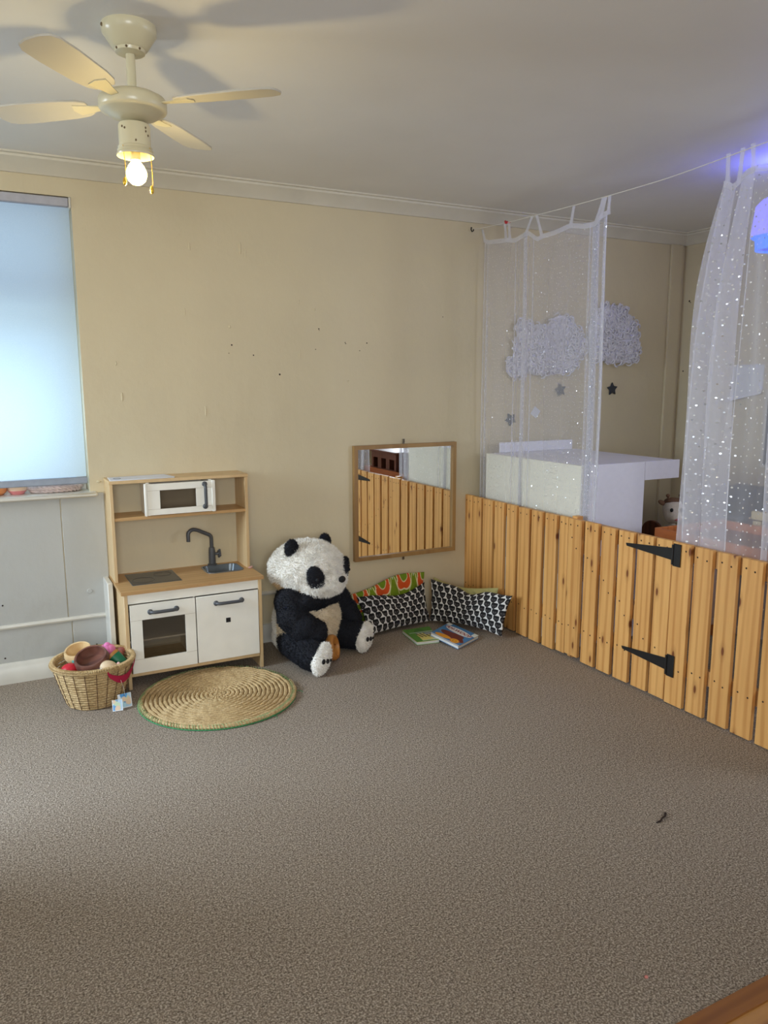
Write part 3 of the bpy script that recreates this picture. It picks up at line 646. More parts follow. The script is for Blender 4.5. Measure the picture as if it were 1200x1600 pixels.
# swing tags tied on
ha = math.radians(-56)
hx, hy = (bR(.12) + .022) * math.cos(ha), (bR(.12) + .022) * math.sin(ha)
m = MB(); m.tube([(hx, hy, .135), (hx + .01, hy - .012, .095), (hx + .012, hy - .018, .066)], .0008, 5)
st_ = m.build('string', 'wire', bk)
def tagcard(w_, h_, at, rz, tilt, seed):
    rnd = random.Random(seed); nx, nz = 26, 26; vs_, fs_, cols = [], [], []
    blobs = [(rnd.random(), rnd.random(), rnd.uniform(.12, .3), rnd.choice([(90, 160, 220), (60, 120, 190), (236, 240, 244), (180, 220, 236), (226, 200, 170), (196, 214, 180)])) for _ in range(12)]
    m = MB(); Rm = Matrix.Rotation(rz, 3, 'Z') @ Matrix.Rotation(tilt, 3, 'X')
    for j in range(nz + 1):
        for i in range(nx + 1):
            u, v = i / nx, j / nz; c = (176, 206, 228)
            for bx_, by_, r, cc in blobs:
                if (u - bx_) ** 2 + (v - by_) ** 2 < r * r: c = cc
            if u < .04 or u > .96 or v < .04: c = (232, 236, 240)
            if (u - .5) ** 2 + (v - .9) ** 2 < .002: c = (20, 20, 24)
            cols.append(s2l(c)); vs_.append(tuple(Rm @ Vector(((u - .5) * w_, 0, v * h_)) + Vector(at)))
    for j in range(nz):
        for i in range(nx): a = j * (nx + 1) + i; fs_.append((a, a + 1, a + nx + 2, a + nx + 1))
    n0 = len(vs_)
    back = [tuple(Rm @ Vector(((u - .5) * w_, .0012, v * h_)) + Vector(at)) for u, v in ((0, 0), (1, 0), (1, 1), (0, 1))]
    m.add(vs_, fs_); m.add(back, [(3, 2, 1, 0)]); o = m.build('swing_tag', 'cover', bk, smooth=False, normals=False)
    ca = o.data.color_attributes.new('pattern', 'FLOAT_COLOR', 'POINT')
    for i, c in enumerate(cols + [s2l((220, 226, 230))] * 4): ca.data[i].color = rgba(c)
    return o
tagcard(.062, .066, (hx + .012, hy - .024, .006), math.radians(8), math.radians(-14), 3)
tagcard(.046, .052, (hx - .026, hy - .040, .003), math.radians(-6), math.radians(-24), 8)

def bowl(name, r, h, mat, loc, tilt, rz, label, parts=None, th=.010):
    m = MB(); prof = [(0, 0), (r * .62, 0), (r * .90, h * .22), (r, h * .55), (r * .93, h * .93), (r * .89, h), (r * .89 - th * .7, h * .97), (r - th * 1.6, h * .55), (r * .80 - th, h * .24), (r * .5, th * 1.1), (0, th)]
    m.lathe(prof, 40); o = m.build(name, mat, loc=loc, normals=False); o.rotation_euler = (tilt[0], tilt[1], rz); tag(o, label, 'bowl'); return o
b1 = bowl('wooden_bowl', .066, .062, 'bowl_light', (BX - .050, BY + .062, .194), (math.radians(14), math.radians(-12), 0), 0, 'pale wooden toy bowl with a turquoise patch at the back of the basket')
m = MB(); m.lathe([(.0655, .018), (.0668, .03), (.0655, .044), (.0640, .03), (.0655, .018)], 40)
m.v = [p for p in m.v]
keep = [f for f in m.f if all(-2.2 < math.atan2(m.v[i][1], m.v[i][0]) < -1.1 for i in f)]
m.f = keep; m.m = [0] * len(keep); m.build('turquoise_patch', 'turq', b1)
b2 = bowl('wooden_bowl', .080, .060, 'bowl_dark', (BX - .004, BY - .056, .196), (math.radians(20), math.radians(-14), 0), 0, 'dark brown wooden toy bowl on top of the basket')
m = MB(); m.ell((0, 0, 0), (.044, .040, .038)); m.tube([(.03, -.01, .005), (.05, -.02, .0)], [.012, .005], 8); o = m.build('toy_strawberry', 'red', loc=(BX - .108, BY - .062, .186)); tag(o, 'round red toy at the left inside the basket', 'toy food')
m = MB()
for k in range(7):
    a = k / 7 * 2 * PI; m.ell((.016 * math.cos(a), .012 * math.sin(a), .01), (.024, .024, .034))
m.ell((0, 0, .026), (.022, .02, .03), 0); o = m.build('toy_muffin', 'pink', loc=(BX + .078, BY + .085, .195)); tag(o, 'pink fluted toy behind the brown bowl in the basket', 'toy food')
# shell-like toy
r = E('toy_shell', 'cream and white rounded toy shell at the front rim of the basket', 'toy', (BX + .052, BY - .130, .196))
m = MB(); m.ell((0, 0, .006), (.044, .034, .030), T=Matrix.Rotation(.35, 3, 'Y')); m.build('shell_top', 'shell', r)
m = MB(); m.ell((-.012, -.008, -.006), (.034, .032, .026)); m.build('shell_base', 'shellw', r)
m = MB(); m.ell((.045, .0, .006), (.010, .012, .016)); m.build('tip', plain('toy_pale_pink', (244, 200, 196), .5), r)
r = E('toy_cup', 'amber rimmed toy cup with a green side at the right of the basket', 'toy cup', (BX + .112, BY - .045, .190)); r.rotation_euler = (math.radians(-10), math.radians(-48), math.radians(-25))
m = MB(); m.lathe([(.030, .030), (.036, .040), (.036, .050), (.030, .050), (.029, .034), (.022, .0), (.024, -.006)], 30); m.build('rim', 'amber', r)
m = MB(); m.lathe([(0, -.04), (.022, -.04), (.030, -.02), (.034, .035), (.031, .035), (.027, -.015), (0, -.03)], 30); m.build('cup_body', 'green', r)
m = MB(); m.ell((0, 0, 0), (.03, .022, .02)); m.ell((.02, .02, .01), (.02, .02, .018)); m.ell((-.03, .02, .0), (.022, .016, .016)); o = m.build('toy_sausage', plain('toy_rosy_brown', (150, 84, 76), .5), loc=(BX + .120, BY + .055, .192)); tag(o, 'rosy brown toy lumps at the back right of the basket', 'toy food')
m = MB(); m.ell((0, 0, 0), (.15, .15, .035)); o = m.build('toy_cloth', plain('dark_bundle', (84, 60, 50), .9), loc=(BX, BY, .145)); tag(o, 'dark brown cloth bundle filling the basket beneath the toy bowls', 'cloth')

# ------------------------------------------------------------------ fur helper
def remesh(parts, vox, name):
    m = MB()
    for p in parts: m.ell(p[0], p[1], 0, p[2] if len(p) > 2 else None, sub=4)
    me = bpy.data.meshes.new(name); me.from_pydata(m.v, [], m.f); ob = bpy.data.objects.new(name, me); COL.objects.link(ob)
    md = ob.modifiers.new('r', 'REMESH'); md.mode = 'VOXEL'; md.voxel_size = vox
    sm = ob.modifiers.new('s', 'SMOOTH'); sm.iterations = 6; sm.factor = .6
    dg = bpy.context.evaluated_depsgraph_get(); ev = ob.evaluated_get(dg); me2 = bpy.data.meshes.new_from_object(ev)
    vs = [tuple(v.co) for v in me2.vertices]; fs = [tuple(p.vertices) for p in me2.polygons]
    bpy.data.objects.remove(ob); bpy.data.meshes.remove(me); bpy.data.meshes.remove(me2)
    return vs, fs
def furry(name, parts, mats, parent, colf, vox=.010, dens=42000, length=.013, width=.0026, lump=.004, droop=.35):
    vs, fs = remesh(parts, vox, name); V = np.array(vs)
    # clumpy displacement
    tri = []
    for f in fs:
        for k in range(1, len(f) - 1): tri.append((f[0], f[k], f[k + 1]))
    tri = np.array(tri); A, B, C_ = V[tri[:, 0]], V[tri[:, 1]], V[tri[:, 2]]
    nr = np.cross(B - A, C_ - A); ar = np.linalg.norm(nr, axis=1) + 1e-12; nrm = nr / ar[:, None]
    vn = np.zeros_like(V)
    for k in range(3): np.add.at(vn, tri[:, k], nr)
    vn /= (np.linalg.norm(vn, axis=1)[:, None] + 1e-12)
    def lumpf(P): return (np.sin(P[:, 0] * 70 + 3 * np.sin(P[:, 2] * 31)) * np.sin(P[:, 1] * 64 + 2 * np.sin(P[:, 0] * 43)) * np.sin(P[:, 2] * 75 + 2.5 * np.sin(P[:, 1] * 37)))
    V = V + vn * (lumpf(V) * lump)[:, None]; vs = [tuple(p) for p in V]
    m = MB(); fm = [colf(V[list(f)].mean(axis=0), vn[f[0]]) for f in fs]
    m.v = vs; m.f = [tuple(f) for f in fs]; m.m = fm
    total = ar.sum() / 2; n = int(total * dens); idx = np.random.choice(len(tri), n, p=ar / ar.sum())
    r1, r2 = np.sqrt(np.random.rand(n)), np.random.rand(n); A, B, C_ = V[tri[idx, 0]], V[tri[idx, 1]], V[tri[idx, 2]]
    P = (1 - r1)[:, None] * A + (r1 * (1 - r2))[:, None] * B + (r1 * r2)[:, None] * C_
    Nn = vn[tri[idx, 0]]; cl = np.stack([np.sin(P[:, 1] * 55 + P[:, 2] * 40), np.sin(P[:, 2] * 60 + P[:, 0] * 35), np.sin(P[:, 0] * 58 + P[:, 1] * 33) - .8], 1)
    D = Nn + droop * cl + np.random.randn(n, 3) * .28; D /= np.linalg.norm(D, axis=1)[:, None]
    S = np.cross(D, np.random.randn(n, 3)); S /= np.linalg.norm(S, axis=1)[:, None]
    Ln = length * (0.6 + .7 * np.random.rand(n)); tip = P + D * Ln[:, None]; a = P - Nn * .002 + S * width; b = P - Nn * .002 - S * width
    base = len(m.v); allv = np.stack([a, b, tip], 1).reshape(-1, 3); m.v = m.v + [tuple(p) for p in allv]
    m.f += [(base + 3 * i, base + 3 * i + 1, base + 3 * i + 2) for i in range(n)]
    m.m += [colf(P[i], Nn[i]) for i in range(n)]
    o = m.build(name, mats, parent, normals=False)
    return o
WB = ['fur_white', 'fur_black', 'belly', 'fur_stain']

# ------------------------------------------------------------------ panda (local: faces -y, its left is +x)
pd = E('panda_plush', 'big black and white plush panda sitting against the wall', 'plush toy', (1.005, -.275, 0), math.radians(29))
def fb(p, n):
    if p[2] > .315: return 1
    return 2
torso = furry('torso', [((0, .00, .19), (.205, .175, .190)), ((0, .005, .32), (.185, .150, .11)), ((0, .01, .10), (.20, .17, .10))], WB, pd, lambda p, n: 1 if (p[2] > .300 + .02 * math.sin(p[0] * 20)) else (2 if p[1] < .05 else 0))
def fh(p, n):
    if p[0] < -.09 and p[2] < .42 + .02 * math.sin(p[1] * 30) and p[1] > -.09: return 3
    return 0
head = furry('head', [((0, -.005, .490), (.220, .200, .150)), ((0, -.160, .435), (.090, .085, .066)), ((0, -.10, .430), (.170, .125, .095))], WB, pd, fh, length=.016, lump=.005)
for s_ in (-1, 1):
    a = math.radians(-90 + s_ * 38)
    c = (s_ * .120, -.164, .462)
    Tm = Matrix.Rotation(a + PI / 2, 3, 'Z') @ Matrix.Rotation(math.radians(14), 3, 'X') @ Matrix.Rotation(s_ * math.radians(14), 3, 'Y')
    ep = furry('eye_patch', [(c, (.049, .030, .088), Tm)], WB, head, lambda p, n: 1, vox=.006, length=.008, lump=.001)
    ec = Vector(c) + Tm @ Vector((s_ * -.006, -.030, .018)); m = MB(); m.ell(ec, (.010, .010, .010)); m.build('eye', 'black', head)
m = MB(); m.ell((0, -.250, .455), (.024, .016, .018)); m.build('nose', 'black', head)
m = MB(); m.tube([(.0, -.05, .630), (-.002, -.058, .650), (.004, -.085, .650), (.004, -.10, .615)], .0026, 6); m.build('hanging_loop', 'wire', head)
for s_ in (-1, 1):
    furry('ear', [((s_ * .142, -.02, .614 - .008 * s_), (.050, .026, .054), Matrix.Rotation(s_ * .35, 3, 'Y')), ((s_ * .128, -.02, .585), (.035, .024, .04))], WB, head, lambda p, n: 1, vox=.008, length=.008, lump=.002)
# arms
furry('arm', [((-.175, -.03, .335), (.085, .085, .085)), ((-.205, -.07, .265), (.080, .085, .085)), ((-.185, -.125, .215), (.078, .085, .080)), ((-.145, -.165, .185), (.070, .075, .072)), ((-.10, -.10, .345), (.10, .07, .055)), ((0, -.125, .330), (.10, .05, .045)), ((.07, -.13, .325), (.06, .045, .04))], WB, pd, lambda p, n: 1, length=.008)
furry('arm', [((.175, -.02, .335), (.085, .085, .08)), ((.215, -.05, .265), (.075, .080, .085)), ((.225, -.10, .205), (.068, .075, .072)), ((.215, -.145, .165), (.060, .066, .062))], WB, pd, lambda p, n: 1, length=.008)
# legs with soles and pads
def leg(s_, hip, foot, ang):
    hip, foot = Vector(hip), Vector(foot); d = (foot - hip); parts = []
    for i in range(6):
        t = i / 5; r = .105 - .025 * t; p = hip.lerp(foot, t); parts.append(((p.x, p.y, max(r * .98, p.z)), (r, r, r * .98)))
    dr = Vector((math.cos(ang), math.sin(ang), 0)); ft = foot + dr * .02
    Tm = Matrix.Rotation(ang + PI / 2, 3, 'Z'); parts.append(((ft.x, ft.y, .088), (.072, .058, .084), Tm))
    lg = furry('leg', parts, WB, pd, lambda p, n: 1, length=.008)
    # sole: white oval cap facing along dr
    sc = foot + dr * .068; Tm = Matrix.Rotation(ang + PI / 2, 3, 'Z') @ Matrix.Rotation(math.radians(-10), 3, 'X') @ Matrix.Rotation(math.radians(42), 3, 'Y')
    so = furry('foot_sole', [((sc.x, sc.y, .084), (.056, .034, .092), Tm)], WB, lg, lambda p, n: 0, vox=.006, length=.010, lump=.002, dens=60000)
    m = MB()
    for (u, v, ru, rv) in ((-.016, -.024, .012, .014), (.010, -.008, .012, .013), (.028, .006, .006, .008)):
        p = Vector((sc.x, sc.y, .084)) + Tm @ Vector((u, -.0375, v)); m.ell(p, (ru, .006, rv), 0, Tm)
    m.build('toe_pad', 'black', so)
leg(-1, (-.120, -.02, .105), (-.225, -.215, .085), math.radians(-93))
leg(1, (.125, -.01, .100), (.180, -.200, .085), math.radians(-88))

# wooden ring toy between the feet
m = MB(); m.lathe([(.050, -.022), (.062, -.022), (.070, -.010), (.070, .010), (.062, .022), (.050, .022), (.046, .012), (.046, -.012), (.050, -.022)], 40); m.box((-.046, -.006, -.010), (.046, .006, .010), bev=.003); m.box((-.006, -.046, -.010), (.006, .046, .010), bev=.003)
o = m.build('wooden_ring_toy', 'amber', loc=(1.075, -.470, .072)); o.rotation_euler = (math.radians(78), 0, math.radians(52)); tag(o, 'amber wooden ring toy standing between the panda\'s feet', 'wooden toy')

# ------------------------------------------------------------------ cushions
def cats(u, v, W, H):
    """black animal heads with bone shaped white gaps; u, v in metres"""
    p, q = .0435, .0400
    row = math.floor(v / q); x = u / p + row * .36; cx = x - math.floor(x) - .5; cy = v / q - row - .5
    gap = (.5 - abs(cx)) < (.075 if cy > -.12 else .075 + (-.12 - cy) * .72)
    if cy > .40 and abs(cx) > .36: gap = True
    if gap: return (222, 220, 216)
    for ex in (-.17, .17):
        d = math.hypot(cx - ex, (cy + .02) * .9)
        if .085 < d < .125: return (96, 92, 92)
        if d < .035: return (120, 116, 114)
    if math.hypot(cx, cy + .25) < .05: return (110, 100, 100)
    return (15, 14, 16)
def retro(u, v, W, H):
    p = .150; q = .150
    x = (u / p + .15) % 1.0 - .5; y = (v / q + .05) % 1.0 - .5
    # tulip-like orange petals with cream outline around a green oval, on green
    d = math.hypot(x / .36, (y - .02 + .5 * abs(x) * (1 if y < 0 else .4)) / .42)
    core = math.hypot(x / .16, (y - .06) / .20)
    if core < 1: return (112, 142, 22)
    if core < 1.18 and y < .2: return (226, 208, 160)
    if d < .86: return (216, 84, 26)
    if d < .97: return (232, 216, 172)
    xx = x - .5 if x > 0 else x + .5
    if abs(xx) / .07 + abs(y - .18) / .20 < 1: return (190, 204, 168)
    if abs(abs(xx) - (.12 - .3 * (y + .1))) < .016 and y < .12: return (220, 206, 150)
    return (116, 140, 16)
def cushion(name, C, thick, pat, mat, label, dip=None, nu=190, nv=120, seed=1, size=None, curve=None, cat='cushion'):
    BL, BR, TR, TL = [Vector(c) for c in C]; W = (BR - BL).length; H = (TL - BL).length
    nrm = (BR - BL).cross(TL - BL).normalized()
    m = MB(); cols = []; rnd = random.Random(seed); ph = [rnd.uniform(0, 6) for _ in range(6)]
    for side in (1, -1):
        base = len(m.v); vs_, fs_ = [], []
        for j in range(nv + 1):
            for i in range(nu + 1):
                u, v = i / nu, j / nv; a, b = 2 * u - 1, 2 * v - 1
                ed = (max(0, 1 - abs(a) ** 3.2)) ** .55 * (max(0, 1 - abs(b) ** 3.2)) ** .55
                uu = .5 + .5 * a * (1 - .05 * (1 - b * b)); vv = .5 + .5 * b * (1 - .07 * (1 - a * a))
                p = (BL * (1 - uu) + BR * uu) * (1 - vv) + (TL * (1 - uu) + TR * uu) * vv
                if dip: p = p + Vector((0, 0, dip(u) * v ** 1.5))
                if curve: p = p + Vector(curve(u))
                wr = .006 * math.sin(u * 21 + ph[0] + 3 * v) * math.sin(v * 13 + ph[1]) + .0035 * math.sin(u * 47 + ph[2] + v * 20) + .004 * math.sin((u + v) * 30 + ph[3]) * (1 - ed)
                p = p + nrm * (side * (thick * .5 * ed + .002) + wr * (.4 + .6 * ed))
                vs_.append(tuple(p)); cols.append(s2l(pat(u * W, v * H, W, H)) if pat else (0.5, .5, .5))
        for j in range(nv):
            for i in range(nu):
                a = j * (nu + 1) + i; f = (a, a + 1, a + nu + 2, a + nu + 1); fs_.append(f if side == 1 else f[::-1])
        m.add(vs_, fs_)
    # close the seam
    o2 = (nu + 1) * (nv + 1); edge = [i for i in range(nu + 1)] + [j * (nu + 1) + nu for j in range(1, nv + 1)] + [nv * (nu + 1) + i for i in range(nu - 1, -1, -1)] + [j * (nu + 1) for j in range(nv - 1, 0, -1)]
    n = len(edge); m.add([], []); m.f += [(edge[i], edge[(i + 1) % n], edge[(i + 1) % n] + o2, edge[i] + o2)[::-1] for i in range(n)]; m.m += [0] * n
    o = m.build(name, mat, normals=False)
    if pat:
        ca = o.data.color_attributes.new('pattern', 'FLOAT_COLOR', 'POINT'); arr = np.ones((len(cols), 4), np.float32); arr[:, :3] = np.array(cols); ca.data.foreach_set('color', arr.ravel())
    tag(o, label, cat, None); return o
cushion('cushion', [(1.375, -.10, .012), (1.885, -.085, .012), (1.905, -.040, .300), (1.385, -.045, .235)], .055, retro, 'print', 'green and orange retro print cushion behind the left black and white cushion', dip=lambda u: .055 * math.exp(-((u - .62) / .35) ** 2) - .012, nu=240, nv=150)
cushion('cushion', [(1.415, -.235, .018), (1.875, -.165, .018), (1.865, -.110, .250), (1.385, -.125, .225)], .075, cats, 'print', 'black and white animal print cushion leaning in front of the green and orange one', dip=lambda u: -.022 * math.sin(u * PI) + .012 * math.sin(u * 7), nu=300, nv=170, seed=3)
cushion('cushion', [(1.875, -.165, .020), (2.095, -.625, .020), (2.165, -.625, .262), (1.915, -.105, .272)], .080, cats, 'print', 'black and white animal print cushion leaning across the corner, its top edge sagging', dip=lambda u: -.060 * math.exp(-((u - .50) / .16) ** 2) - .01 * math.sin(u * 9), nu=330, nv=170, seed=5, curve=lambda u: (.030 * math.sin(u * PI), .03 * math.sin(u * PI), 0))
cushion('cushion', [(1.985, -.085, .012), (2.180, -.460, .012), (2.205, -.430, .238), (1.975, -.045, .262)], .050, None, 'sage', 'plain pale olive cushion in the corner behind the animal print cushion', dip=lambda u: -.020 * math.sin(u * PI * 1.3), nu=70, nv=50, seed=9)

# ------------------------------------------------------------------ books
from mathutils import geometry
def book(name, C, h, pat, card, label, nu=200, nv=200):
    """C = four base corners A(bottom left) B(bottom right) C D of the cover in reading order"""
    A, B, Cc, D = [Vector((c[0], c[1], 0)) for c in C]; r = E(name, label, 'book', ((A + Cc) / 2)[:]); off = (A + Cc) / 2
    A, B, Cc, D = [p - off for p in (A, B, Cc, D)]
    m = MB(); vs_ = [p + Vector((0, 0, z)) for z in (.002, h - .002) for p in (A * .975, B * .975, Cc * .975, D * .975)]
    m.add(vs_, [(0, 1, 2, 3), (4, 5, 6, 7), (0, 1, 5, 4), (1, 2, 6, 5), (2, 3, 7, 6), (3, 0, 4, 7)]); m.build('pages', 'pages', r, smooth=False)
    m = MB(); vs_ = [p + Vector((0, 0, z)) for z in (0, .002) for p in (A, B, Cc, D)]
    m.add(vs_, [(0, 1, 2, 3), (4, 5, 6, 7), (0, 1, 5, 4), (1, 2, 6, 5), (2, 3, 7, 6), (3, 0, 4, 7)]); m.build('back_cover', card, r, smooth=False)
    m = MB(); cols = []; vs_, fs_ = [], []
    for j in range(nv + 1):
        for i in range(nu + 1):
            u, v = i / nu, j / nv; p = (A * (1 - u) + B * u) * (1 - v) + (D * (1 - u) + Cc * u) * v; vs_.append((p.x, p.y, h)); cols.append(s2l(pat(u, v)))
    for j in range(nv):
        for i in range(nu): a = j * (nu + 1) + i; fs_.append((a, a + 1, a + nu + 2, a + nu + 1))
    m.add(vs_, fs_); vs_ = [p + Vector((0, 0, z)) for z in (h - .002, h - .0002) for p in (A, B, Cc, D)]; cols += [s2l(pat(.9, .3))] * 8
    m.add(vs_, [(3, 2, 1, 0), (0, 1, 5, 4), (1, 2, 6, 5), (2, 3, 7, 6), (3, 0, 4, 7)])
    o = m.build('front_cover', 'cover', r, smooth=False, normals=False)
    ca = o.data.color_attributes.new('pattern', 'FLOAT_COLOR', 'POINT'); arr = np.ones((len(cols), 4), np.float32); arr[:, :3] = np.array(cols); ca.data.foreach_set('color', arr.ravel())
    return r, (A, B, Cc, D)
# reading direction runs away from the wall along the cushion: A = left bottom (nearest viewer left)
def pat_blue(u, v):
    def el(cx, cy, a, b, rot=0.0):
        x, y = u - cx, v - cy; c, s_ = math.cos(rot), math.sin(rot); x, y = x * c + y * s_, -x * s_ + y * c
        return (x / a) ** 2 + (y / b) ** 2
    if el(.50, .73, .44, .15, -.06) < 1: return (234, 232, 226)
    if el(.50, .73, .46, .165, -.06) < 1: return (44, 92, 150)
    if u < .14 and v > .84: return (226, 230, 232)
    if u > .86 and v > .78 - .0: return (224, 226, 214)
    if el(.74, .17, .15, .13) < 1: return (232, 176, 40) if el(.74, .17, .12, .10) < 1 and (el(.74, .17, .07, .06) > 1 or el(.74, .17, .04, .04) < 1) else (206, 106, 34)
    if el(.34, .16, .26, .10, .1) < 1: return (232, 156, 38)
    if el(.50, .38, .40, .15, -.12) < 1 or el(.62, .48, .22, .10) < 1 or el(.78, .30, .2, .1, -.3) < 1: return (112, 46, 34)
    if el(.20, .38, .12, .08) < 1: return (132, 150, 168)
    if v < .05: return (214, 226, 234)
    return (66, 126, 178)
bb, (A_, B_2, C_2, D_) = book('board_book', [(1.723, -.424), (1.772, -.653), (1.983, -.548), (1.923, -.310)], .020, pat_blue, 'bluecard', 'square blue board book with a white title oval, in front of the cushions')
def text_on(s_, parent, size, loc, rz, mat, name='title', skew=0, extr=.0003):
    cu = bpy.data.curves.new(name, 'FONT'); cu.body = s_; cu.size = size; cu.align_x = 'CENTER'; cu.align_y = 'CENTER'; cu.extrude = extr; cu.offset = .0009; cu.shear = skew
    t = bpy.data.objects.new('tmp', cu); COL.objects.link(t); dg = bpy.context.evaluated_depsgraph_get(); me = bpy.data.meshes.new_from_object(t.evaluated_get(dg)); bpy.data.objects.remove(t)
    me.materials.clear(); me.materials.append(MAT[mat]); o = bpy.data.objects.new(name, me); COL.objects.link(o); o.parent = parent; o.location = loc; o.rotation_euler = (0, 0, rz); return o
MAT['title_red'] = plain('title_dark_red', (150, 36, 40), .5)
bb.rotation_mode = 'QUATERNION'; bb.rotation_quaternion = Quaternion((D_ - A_).normalized(), math.atan(.022 / .235)); bb.location.z = .0115
dx = (B_2 - A_); ang = math.atan2(dx.y, dx.x)
tp_ = (A_ * .5 + B_2 * .5) * .27 + (D_ * .5 + C_2 * .5) * .73
text_on('AH-WOOF', bb, .042, (tp_.x, tp_.y, .0204), ang - .02, 'title_red')
def pat_green(u, v):
    if .30 < u < .98 and .06 < v < .62:
        if u > .62 and v > .46: return (150, 160, 168)
        s_ = (u * 1.0 + v * .5)
        if .30 < v < .60 and (s_ * 7) % 1 < .45 and u < .9: return (24, 24, 22)
        if v > .58 or v < .09: return (196, 206, 196)
        return (228, 214, 120)
    if abs(v - .68) < .02 and u > .1: return (186, 200, 190)
    return (88, 146, 50) if (math.sin(u * 9) + math.sin(v * 7)) > -.6 else (70, 126, 40)
book('board_book', [(1.602, -.480), (1.742, -.500), (1.812, -.262), (1.629, -.250)], .020, pat_green, 'greencard', 'green picture book with black and yellow stripes beside the blue book', 140, 160)
bpy.data.objects['board_book']

# ------------------------------------------------------------------ wall mirror
mr = E('wall_mirror', 'wood framed mirror screwed to the wall, reflecting the fence', 'mirror', (1.782, 0, .770))
MX0, MX1, MZ0, MZ1, t = -.360, .360, -.350, .358, .024
m = MB(); d0, d1 = -.034, -.002
m.prism([(MX0, MZ0), (MX0 + t, MZ0 + t), (MX0 + t, MZ1 - t), (MX0, MZ1)], 1, d0, d1); m.prism([(MX1, MZ0), (MX1, MZ1), (MX1 - t, MZ1 - t), (MX1 - t, MZ0 + t)], 1, d0, d1)
m.prism([(MX0, MZ0), (MX1, MZ0), (MX1 - t, MZ0 + t), (MX0 + t, MZ0 + t)], 1, d0, d1); m.prism([(MX0, MZ1), (MX0 + t, MZ1 - t), (MX1 - t, MZ1 - t), (MX1, MZ1)], 1, d0, d1)
m.build('mirror_frame', 'frame_wood', mr, smooth=False)
m = MB(); m.box((MX0 + t - .002, -.018, MZ0 + t - .002), (MX1 - t + .002, -.006, MZ1 - t + .002)); m.build('mirror_glass', 'mirror', mr, smooth=False)
for z0, z1 in ((MZ1 - .002, MZ1 + .030), (MZ0 - .026, MZ0 + .002)):
    m = MB(); m.box((-.019, -.010, z0), (-.004, -.006, z1), bev=.001); m.ell((-.0115, -.012, (z0 + z1) / 2), (.004, .003, .004)); m.build('fixing_tab', 'screw', mr)

# ------------------------------------------------------------------ picket fence and gate
XF = 2.2365; HT = .778; TH = .021
pk = [(0.0, -.078, 0), (-.087, -.181, 0), (-.204, -.306, 0), (-.330, -.424, 0), (-.453, -.546, 0), (-.571, -.672, 0), (-.691, -.787, 0), (-.815, -.911, 0), (-.937, -1.007, 0),
      (-1.009, -1.112, 1), (-1.138, -1.236, 1), (-1.262, -1.358, 1), (-1.382, -1.480, 1), (-1.506, -1.604, 1), (-1.623, -1.717, 1),
      (-1.7195, -1.823, 2), (-1.844, -1.939, 2), (-1.966, -2.065, 2), (-2.088, -2.185, 2), (-2.208, -2.305, 2), (-2.330, -2.427, 2), (-2.452, -2.548, 2)]
base = [E('picket_fence', 'knotty pine picket fence section joined to the back wall beside the cushions', 'fence', (XF, -.50, 0)),
        E('picket_gate', 'knotty pine picket gate with two black strap hinges', 'gate', (XF, -1.36, 0)),
        E('picket_fence', 'knotty pine picket fence section right of the gate at the photo edge', 'fence', (XF, -2.1, 0))]
rndp = random.Random(11)
MAT['pine_edge'] = wood_mat('pine_sawn_edge', (170, 116, 66), (132, 84, 44), knots=False)
for i, (ya, yb, k) in enumerate(pk):
    r = base[k]; oy = r.location.y; m = MB(); zb = .006 + (0.004 if k == 1 else 0) + rndp.uniform(-.002, .002) + (.010 if i in (8, 9) else 0); zt_ = HT + rndp.uniform(-.002, .003)
    jx = rndp.uniform(-.0015, .0015)
    m.box((jx, yb - oy, zb), (TH + jx, ya - oy, zt_), 0, bev=.0018)
    wv = [(.22, .745), (.72, .745), (.26, .19), (.74, .18)]
    if k == 1: wv += [(.30, .74 - .55 * (-(ya) - .98) / .78 - .04), (.68, .70 - .55 * (-(ya) - .98) / .78 - .06)]
    if k == 2 and i > 15: wv = [(.22, .735), (.68, .728), (.30, .20), (.74, .19)]
    for (u, z) in wv:
        y = (ya + (yb - ya) * u) - oy + rndp.uniform(-.004, .004); m.lathe([(0, 0), (.0042, 0)], 8, (jx - .0012, y, z + rndp.uniform(-.004, .004)), 1, Matrix.Rotation(-PI / 2, 3, 'Y'))
    m.build('picket', ['pine', 'nail'], r)
for k, (ya, yb) in enumerate(((-.002, -1.008), (-1.018, -1.715), (-1.721, -2.548))):
    r = base[k]; oy = r.location.y
    for z0, z1 in ((.695, .772), (.155, .225)):
        m = MB(); m.box((TH + .0015, yb - oy, z0), (TH + .031, ya - oy, z1), bev=.002); m.build('rail', 'pine_y', r)
m = MB(); r = base[0]; m.box((TH + .002, -1.05 + .5, .0), (TH + .044, -1.010 + .5, .789), bev=.002); m.build('post', 'pine', r)
